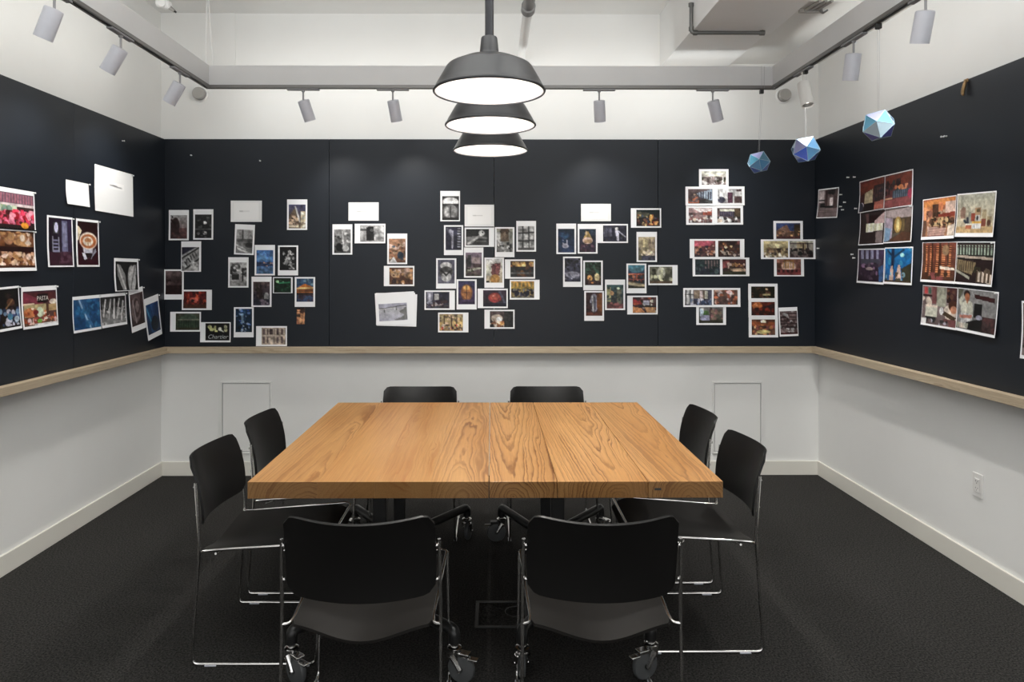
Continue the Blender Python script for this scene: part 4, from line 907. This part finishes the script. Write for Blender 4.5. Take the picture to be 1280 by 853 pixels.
('b', (895.8, 299, 930.3, 323), (.05, .09, .16, .07), 'g 322 433;s 30 0 0 1 .6 .07 532,744,211,c85;e .35 .4 .06 .08 fec;e .6 .35 .05 .07 fda;e .4 .75 .3 .14 ba9;s 16 0 .6 1 1 .06 dcb,532,211', 'print of a lamp lit bar with brown tables, right of pink ceiling', 1),
('b', (865.6, 322.6, 901.2, 345.6), (.09, .07, .04, .08), 'g 233 223;b .4 .05 1 .6 5 766;s 22 0 .3 1 1 .07 344,233,122,455', 'dim grey print of dark booths before pale columns', 1),
('b', (901.2, 322.2, 936.5, 345.4), (.05, .09, .12, .08), 'g 422 322;p 0 .1 .3 .1 .25 .5 0 .6 844;s 30 .2 .2 1 .9 .06 b85,ecb,432,643;e .65 .7 .3 .1 db9;r 0 .8 1 1 332', 'print of a round dark red dining room, right of dim booths', 0),
('b', (854, 360.2, 890.8, 383.8), (.05, .1, .03, .09), 'g 556 445;r .0 .0 .3 .9 ccc;l .04 .0 .04 1 .02 222;l .2 .0 .2 1 .02 222;l 0 .3 .3 .3 .02 333;r .35 .05 .8 .6 876;r .55 .1 .65 .6 dcc;r .75 .1 .85 .6 ccb;s 26 .2 .6 1 1 .06 346,78a,223,ccd', 'print of a bright blue dining room by a gridded window', 0),
('b', (890.8, 360.2, 925.2, 383.8), (.03, .1, .1, .12), 'g 754 433;s 50 0 0 1 1 .06 b64,843,ca9,433,dcc,644;e .65 .15 .12 .12 dbb', 'print of a brick red restaurant hall, right of gridded window print', 1),
('b', (870.2, 383.6, 907.4, 406.3), (.09, .03, .10, .10), 'g 777 443;r .05 .05 .2 .6 bcd;e .3 .45 .12 .25 463;e .3 .7 .25 .2 aac;r .45 .0 .55 .9 433;s 20 .5 .1 1 .8 .07 765,966,544;r 0 .85 1 1 332', 'print of a plant and armchairs, below the blue dining room', 0),
('b', (966.7, 276.3, 1003.4, 299.8), (.09, .12, .09, .04), 'g 347 346;p .0 1 .0 .5 .25 .25 .45 .1 .55 .4 .6 1 865;r .5 .5 .75 1 754;r .75 .05 1 .9 432;s 20 0 .5 1 1 .05 fc8,a75,432;r 0 .85 1 1 533', 'print of a town square under a blue evening sky, top of cross', 0),
('b', (950.8, 299.5, 985.9, 324), (.1, .08, .03, .08), 'g cb8 875;s 24 0 .3 1 .75 .07 432,654,a86,322;s 20 0 .7 1 1 .06 ddc,433,edc;e .5 .3 .3 .15 eda', 'print of a crowded golden cafe, left arm of the cross', 1),
('b', (985.9, 299.5, 1020.6, 324), (.03, .08, .12, .08), 'g bba 655;r .3 .05 .7 .5 a97;l .0 .15 1 .15 .03 433;s 26 0 .45 1 1 .07 111,322,433;r .55 .1 .6 .8 322;r .75 .1 .8 .7 322', 'print of dark silhouettes before pale windows, right arm of the cross', 0),
('b', (967.3, 323.5, 1004.7, 345.6), (.09, .03, .10, .07), 'g 965 744;r .3 .05 .7 .15 a73;e .5 .45 .3 .3 dba;b .25 .2 .75 .6 5 c95;r 0 .65 1 1 733;b .05 .65 .95 .85 5 311;s 10 0 .2 .2 .6 .08 532', 'print of a symmetrical red chaired hall, foot of the cross', 1),
('b', (935.2, 354.8, 971.8, 375.4), (.1, .17, .1, .12), 'g 110 110;s 24 0 .1 1 1 .06 321,532,221,643;e .65 .25 .05 .08 fda;e .65 .7 .18 .1 ba7', 'very dark print with one small light, top of the strip', 0),
('b', (935.4, 375.4, 972, 397), (.1, .1, .1, .12), 'g 621 311;e .25 .3 .22 .3 b63;e .2 .2 .08 .1 e96;p .4 .4 1 .1 1 1 .3 1 211;s 14 0 .4 1 1 .08 310,721,200', 'dark red orange glow print, middle of the strip', 1),
('b', (935.8, 397, 972.4, 421.9), (.1, .1, .1, .12), 'g 532 643;e .5 .15 .12 .12 fec;p 0 .1 .4 .2 .6 .2 1 .15 1 .4 0 .4 842;s 34 0 .3 1 1 .06 b74,322,db8,844;e .5 .8 .3 .12 cb7', 'print of a warm hall lit by a chandelier, bottom of the strip', 0),
('b', (972.6, 384.4, 995.5, 384.4, 998.6, 420.2, 974.5, 420.8), (.06, .13, .03, .07), 'g 655 544;v 0 .08 1 .8 5 322;s 40 0 0 1 .75 .07 999,433,211,877;s 14 0 .72 1 .92 .08 ddd,877;r 0 .93 1 1 422', 'grey print of packed shelves curling off the board', 1),
# --- right board
('r', (1024, 238.4, 1049.7, 232.4, 1047.5, 269.7, 1021.5, 275.4), (.03, .04, .03, .03), 'g 988 766;r .05 .05 .3 .45 dcc;r .35 .02 .5 .6 433;r .0 .35 .35 .42 333;r .5 .15 .9 .65 766;r .6 .3 .75 .65 edd;r .35 .6 1 .68 222;r .1 .5 .35 .65 222;r .8 0 .95 .7 544;s 10 .5 0 1 .25 .1 222,655;r 0 .72 1 1 877;v 0 .75 1 1 4 655', 'grey print of a modern house front, alone near the corner', 0),
('r', (1074.3, 227.3, 1106.6, 219.4, 1107, 262.1, 1075.3, 265.9), (.03, .03, .01, .02), 'g 622 322;p 0 .1 .95 .0 .95 .2 .35 .35 0 .45 732;p .2 .4 .55 .3 .55 .85 .2 .9 ba8;r .58 .2 1 .7 322;e .1 .8 .08 .1 eef;e .05 .85 .12 .15 334;r .2 .75 .6 1 211;p .62 .75 1 .72 1 .98 .62 1 b65;b .6 .3 1 .65 4 433;s 8 .55 .3 1 .7 .06 223,533', 'print of a tan pillar in a red lounge, top left of group of four', 0),
('r', (1106.6, 219.4, 1142.4, 210.9, 1141.4, 256.4, 1107, 262.1), (.01, .03, .03, .02), 'g 633 633;p 0 .05 1 0 1 .3 .3 .35 0 .3 732;s 20 0 .15 .6 .6 .07 211,422,233;s 10 .35 .35 .9 .5 .05 d85,c74,e96;r .3 .5 1 .72 567;b .3 .5 1 .72 9 345;p 0 .78 1 .72 1 1 0 1 844;r 0 .7 .3 .75 c97;e .95 .65 .1 .14 b35', 'print of a copper bar with stools, top right of group of four', 0),
('r', (1075.3, 265.9, 1107, 262.1, 1106.6, 304.5, 1075.3, 307.7), (.03, .01, .01, .03), 'g 322 211;r .3 .12 .75 .35 200;p .2 .05 .35 .05 .35 .3 .3 .45 644;p .25 .36 .95 .36 .95 .60 .25 .64 eed;b .25 .37 .95 .6 4 ddb;p .6 .3 1 .05 1 .4 .6 .4 caa;p .65 .65 .95 .62 .95 1 .7 1 877;r .0 .68 .6 1 211', 'print of white blinds in a dark window, lower left of four', 0),
('r', (1107, 262.1, 1141.4, 256.4, 1141.4, 302.3, 1106.6, 304.5), (.01, .01, .03, .03), 'g 988 443;p 0 .0 1 .0 1 .3 .3 .28 0 .2 a99;p .0 .25 .3 .3 .3 .9 0 .95 a9a;p .0 .55 .25 .6 .2 .95 0 1 79b;r .32 .3 1 .75 432;e .5 .5 .14 .24 a84;e .5 .5 .06 .18 dc8;r .65 .35 .75 .7 653;p .25 .9 .7 .72 1 .75 1 1 .2 1 532', 'print of a glowing doorway behind a blue white wall, lower right of four', 0),
('r', (1073.4, 311.8, 1106.3, 310.2, 1106, 355.5, 1072, 353.9), (.03, .03, .02, .06), 'g 435 212;b .1 .02 .9 .42 4 99b;r .1 .3 .9 .45 445;s 34 0 .4 1 .95 .07 323,868,434,212,545;e .45 .6 .15 .05 988;p .8 .55 1 .45 1 .95 .85 1 358', 'print of a purple dining room with tall windows, below the four', 0),
('r', (1106.3, 310.2, 1142.4, 308, 1140.8, 356.1, 1106, 355.5), (.02, .03, .03, .06), 'g 17b 159;s 12 0 0 1 .5 .09 28c,16a,39c;l .3 .0 .28 .8 .05 124;l .28 .3 .7 .05 .03 135;l .3 .25 .1 .05 .03 135;e .65 .2 .08 .06 aee;p .18 .95 .22 .55 .3 .5 .35 .95 ca9;p .42 .95 .5 .5 .58 .5 .65 .95 dba;p .62 .6 1 .42 1 .95 .7 .95 332;s 14 .0 .7 .9 1 .05 332,8bc,543;r 0 .94 1 1 432', 'vivid blue print of tree and lit white chairs', 0),
('r', (1153.4, 249.5, 1196.1, 244.4, 1195.2, 298.2, 1154, 299.8), (.02, .02, .01, .07), 'g b64 a75;p 0 .05 1 .0 1 .12 0 .3 d84;r .02 .2 .2 .6 e96;r .3 .15 .5 .5 532;r .5 .1 .62 .4 e85;r .7 .1 1 .4 dba;s 20 .1 .3 .7 .55 .05 321,854,ca8;p .5 .42 1 .38 1 .5 .5 .54 832;s 50 .2 .5 1 .8 .05 ca7,643,db8,321;p .15 .72 .75 .8 .7 1 .2 1 dba;v .2 .74 .72 1 7 733;p .8 .75 1 .7 1 1 .8 1 dcb;r 0 .55 .12 1 643', 'print of an orange wooden shop interior, upper left of the pairs', 0),
('r', (1196.1, 242.5, 1246.8, 238.7, 1243.6, 296.9, 1196.1, 295.7), (.02, .03, .02, .09), 'g bb9 ca7;g bba cb9;r 0 .84 1 1 ca7;p .08 .42 .16 .3 .24 .36 .24 .62 .1 .62 976;r .32 .45 .4 .75 998;l .22 .68 .38 .86 .03 234;l .3 .62 .34 .86 .03 334;r .5 .36 .66 .62 a86;r .53 .40 .63 .48 653;r .52 .54 .64 .72 bbb;e .57 .62 .03 .06 333;r .70 .42 .80 .66 a97;r .68 .64 .8 .84 843;r .83 .58 .95 .86 986;e .88 .75 .05 .08 532;r .44 .73 .68 .9 ddd;r .44 .70 .68 .75 eb5;r .26 .76 .42 .9 b64;r .26 .76 .42 .8 ddc;r .4 .5 .5 .7 943;b .46 .78 .66 .9 4 bbb', 'print of packaged goods on a pale table, upper right of the pairs', 0),
('r', (1153.4, 302.9, 1196.8, 302.3, 1195.5, 354.2, 1152.5, 352.9), (.02, .02, .01, .06), 'g 843 532;b .06 .06 .95 .9 5 d85;v .06 .06 .95 .9 15 632;r .02 .0 .1 1 532;r .27 .0 .33 .95 421;r .5 .0 .56 .95 421;r .75 0 .8 .6 532;p .55 .62 .95 .66 1 .72 .55 .70 edc;s 12 .0 .8 1 1 .06 321,844,421;e .7 .2 .1 .14 975', 'print of tall orange stacks of shelves, middle left of the pairs', 0),
('r', (1196.8, 302.3, 1244.2, 302, 1243, 359.6, 1195.5, 354.2), (.01, .02, .02, .05), 'g 222 221;b 0 .05 1 .30 12 9a9;v 0 .05 1 .14 2 422;r 0 .30 1 .31 111;p 0 .32 1 .36 1 .42 0 .38 ba9;r 0 .42 1 1 211;p .0 .42 .55 .5 .45 .8 .0 .68 875;b .02 .45 .5 .72 8 543;p 0 .68 .4 .85 .4 .92 0 .74 998;p .58 .68 1 .78 1 1 .58 .94 dcb;b .58 .7 1 .98 4 543;s 6 .5 .6 1 .75 .06 332,654', 'print of bottles and jars on dark shelves, middle right of the pairs', 0),
('r', (1154, 356.1, 1197.7, 359.9, 1196.8, 412.7, 1153.1, 406), (.01, .02, .01, .05), 'g 988 655;r .0 .0 .28 .22 866;r .05 .03 .15 .2 c44;r .18 .03 .26 .2 465;r 0 .22 .28 .27 311;s 16 0 .28 .28 .5 .06 dcb,655,cba;r .28 .0 .42 .45 744;r .42 .0 .7 .5 998;r .72 .0 1 .4 422;s 10 .72 .05 1 .4 .05 643,533,211;r .1 .54 .45 .8 ccb;r .1 .5 .45 .55 dcb;r .12 .8 .42 .95 222;e .58 .62 .06 .1 ddd;p .65 .55 .8 .4 1 .5 1 .85 .7 .8 dcb;p .68 .62 1 .75 .95 .86 .6 .7 432;e .9 .46 .13 .14 421;e .92 .56 .09 .1 c86;r .65 .82 1 1 744;r 0 .85 .15 1 ddd;s 14 .2 .85 .8 1 .05 222,bbc,655', 'print of a barista leaning at an espresso machine', 0),
('r', (1197.7, 359.9, 1250, 365, 1246.1, 422.8, 1196.8, 412.7), (.01, .02, .02, .06), 'g 888 777;p 0 .0 .15 .0 .05 .25 0 .25 554;p .02 .3 .15 .1 .18 .2 .06 .45 bba;p .08 .36 .22 .28 .38 .3 .42 .65 .36 .75 .1 .75 ccb;p .1 .6 .4 .6 .42 .9 .12 .9 bbb;e .235 .12 .085 .1 211;e .245 .19 .065 .1 a64;p .2 .28 .28 .28 .25 .36 b75;p .06 .66 .4 .62 .4 .7 .08 .74 b76;p .42 .1 .94 .14 .94 .26 .45 .2 311;r .44 .32 .64 .68 111;e .58 .66 .08 .06 99a;p .25 .82 .5 .72 .65 .7 .7 1 .3 1 111;p .66 .62 1 .62 1 1 .68 1 322;s 14 .66 .62 1 1 .06 433,533,211;s 10 .0 .84 .32 .98 .06 ddc,998,cba', 'print of a bearded man in white shirt behind a counter', 0),
('r', (1277.6, 379.5, 1312, 374, 1312, 456, 1277.9, 445), (.06, .04, .03, .06), 'g 544 433;s 20 0 0 1 1 .1 655,332,877', 'print cut off by the right picture edge, low on right board', 0),
]
for i, (wall, q, bd, ops, label, lift) in enumerate(PR):
    note = ('blank white card' in label) or ('big white sheet' in label)
    b = BD[bd] if isinstance(bd, str) else bd
    grp = GN if note else {'l': GL, 'b': GB, 'r': GR}[wall]
    txt = None
    if 'pasta stall' in label: txt = ('PASTA', .575, .30, .15, 'lettering', 0)
    if 'neon sign' in label: txt = ('Chartier', .575, .73, .29, 'neon', .30)
    add_print(wall, q, b, ops, label, 'card' if note else 'print', 'blank_card' if note else 'photo_print', grp, i + 1, lift,
              .0035 if wall == 'b' else .011, wall == 'l' or (wall == 'r' and i % 2 == 0), 'note' if note else 'paper', txt)
# a loose bundle of sheets hung from one corner
for k, (q, lab) in enumerate((((471.5, 367.5, 521.0, 407.8, 1.5), 'rearmost loose sheet of the bundle behind the pier print'), ((470.2, 366.2, 519.0, 406.2, -.5), 'middle loose sheet of the bundle behind the pier print'),
                              ((469.6, 365.6, 518.6, 404.6, -3.2), 'pale grey print of a pier and hillside, front of the loose bundle'))):
    ops = None
    if k == 2: ops = 'g bbb aab;r 0 0 1 .3 aab;l .02 .28 .95 .14 .02 444;l .2 .26 .2 .5 .02 555;l .62 .18 .62 .4 .02 555;p .98 .15 .98 .98 .5 .98 .8 .8 .9 .7 .7 .5 .9 .3 777;l .0 .32 1 .2 .015 ccc'
    add_print('b', q, (.08, .35 if k == 2 else .1, .2, .1), ops, lab, 'print', 'photo_print', 'loose sheet bundle on the back board', 300 + k, k, .006, False, 'paper')

# stray push pins
PINS = [('l', 152.8, 176.2, 'tiny clear push pin high on the left board near the corner'),
        ('b', 239.5, 194.4, 'tiny push pin high on the back board, above the glowing lamps print'),
        ('b', 325.5, 201.3, 'tiny push pin high on the back board, right of the corner'),
        ('r', 1061.2, 222.0, 'push pin left of the group of four, upper, left one of a level pair'),
        ('r', 1069.2, 221.4, 'push pin left of the group of four, upper, right one of a level pair'),
        ('r', 1052.4, 243.4, 'push pin right of the house print, topmost of its column'),
        ('r', 1057.0, 253.0, 'push pin right of the house print, farthest right of its column'),
        ('r', 1052.0, 258.4, 'push pin right of the house print, second lowest of its column'),
        ('r', 1054.5, 262.4, 'push pin right of the house print, lowest of its column'),
        ('r', 1071.0, 260.8, 'push pin touching the left edge of the group of four'),
        ('r', 1066.4, 318.2, 'upper push pin left of the purple dining room print'),
        ('r', 1068.6, 322.6, 'lower push pin left of the purple dining room print'),
        ('r', 1023.8, 310.6, 'push pin beside the corner, level with the cross of prints'),
        ('r', 1179.5, 171.0, 'push pin high on the right board, left of a close pair'),
        ('r', 1183.5, 170.4, 'push pin high on the right board, right of a close pair')]
pm = None
for w, u, v, lab in PINS:
    axis, val, rz = {'b': (1, YS, 0.0), 'l': (0, XL + TB, PI / 2), 'r': (0, XR - TB, -PI / 2)}[w]
    if pm is None:
        bm = bmesh.new(); lathe(bm, [(0, 0), (.0045, 0), (.0032, .003), (.0030, .009), (.0055, .012), (.0050, .015), (0, .0155)], 12)
        xform(bm, Matrix.Rotation(PI / 2, 4, 'X')); o = mesh_obj('push_pin', bm, M['pin'], None, True, 40); pm = o
    else:
        o = pm.copy(); C.objects.link(o)
    o.location = hit(u, v, axis, val); o.rotation_euler = (0, 0, rz)
    tag(o, lab, 'pin', 'stray push pins')
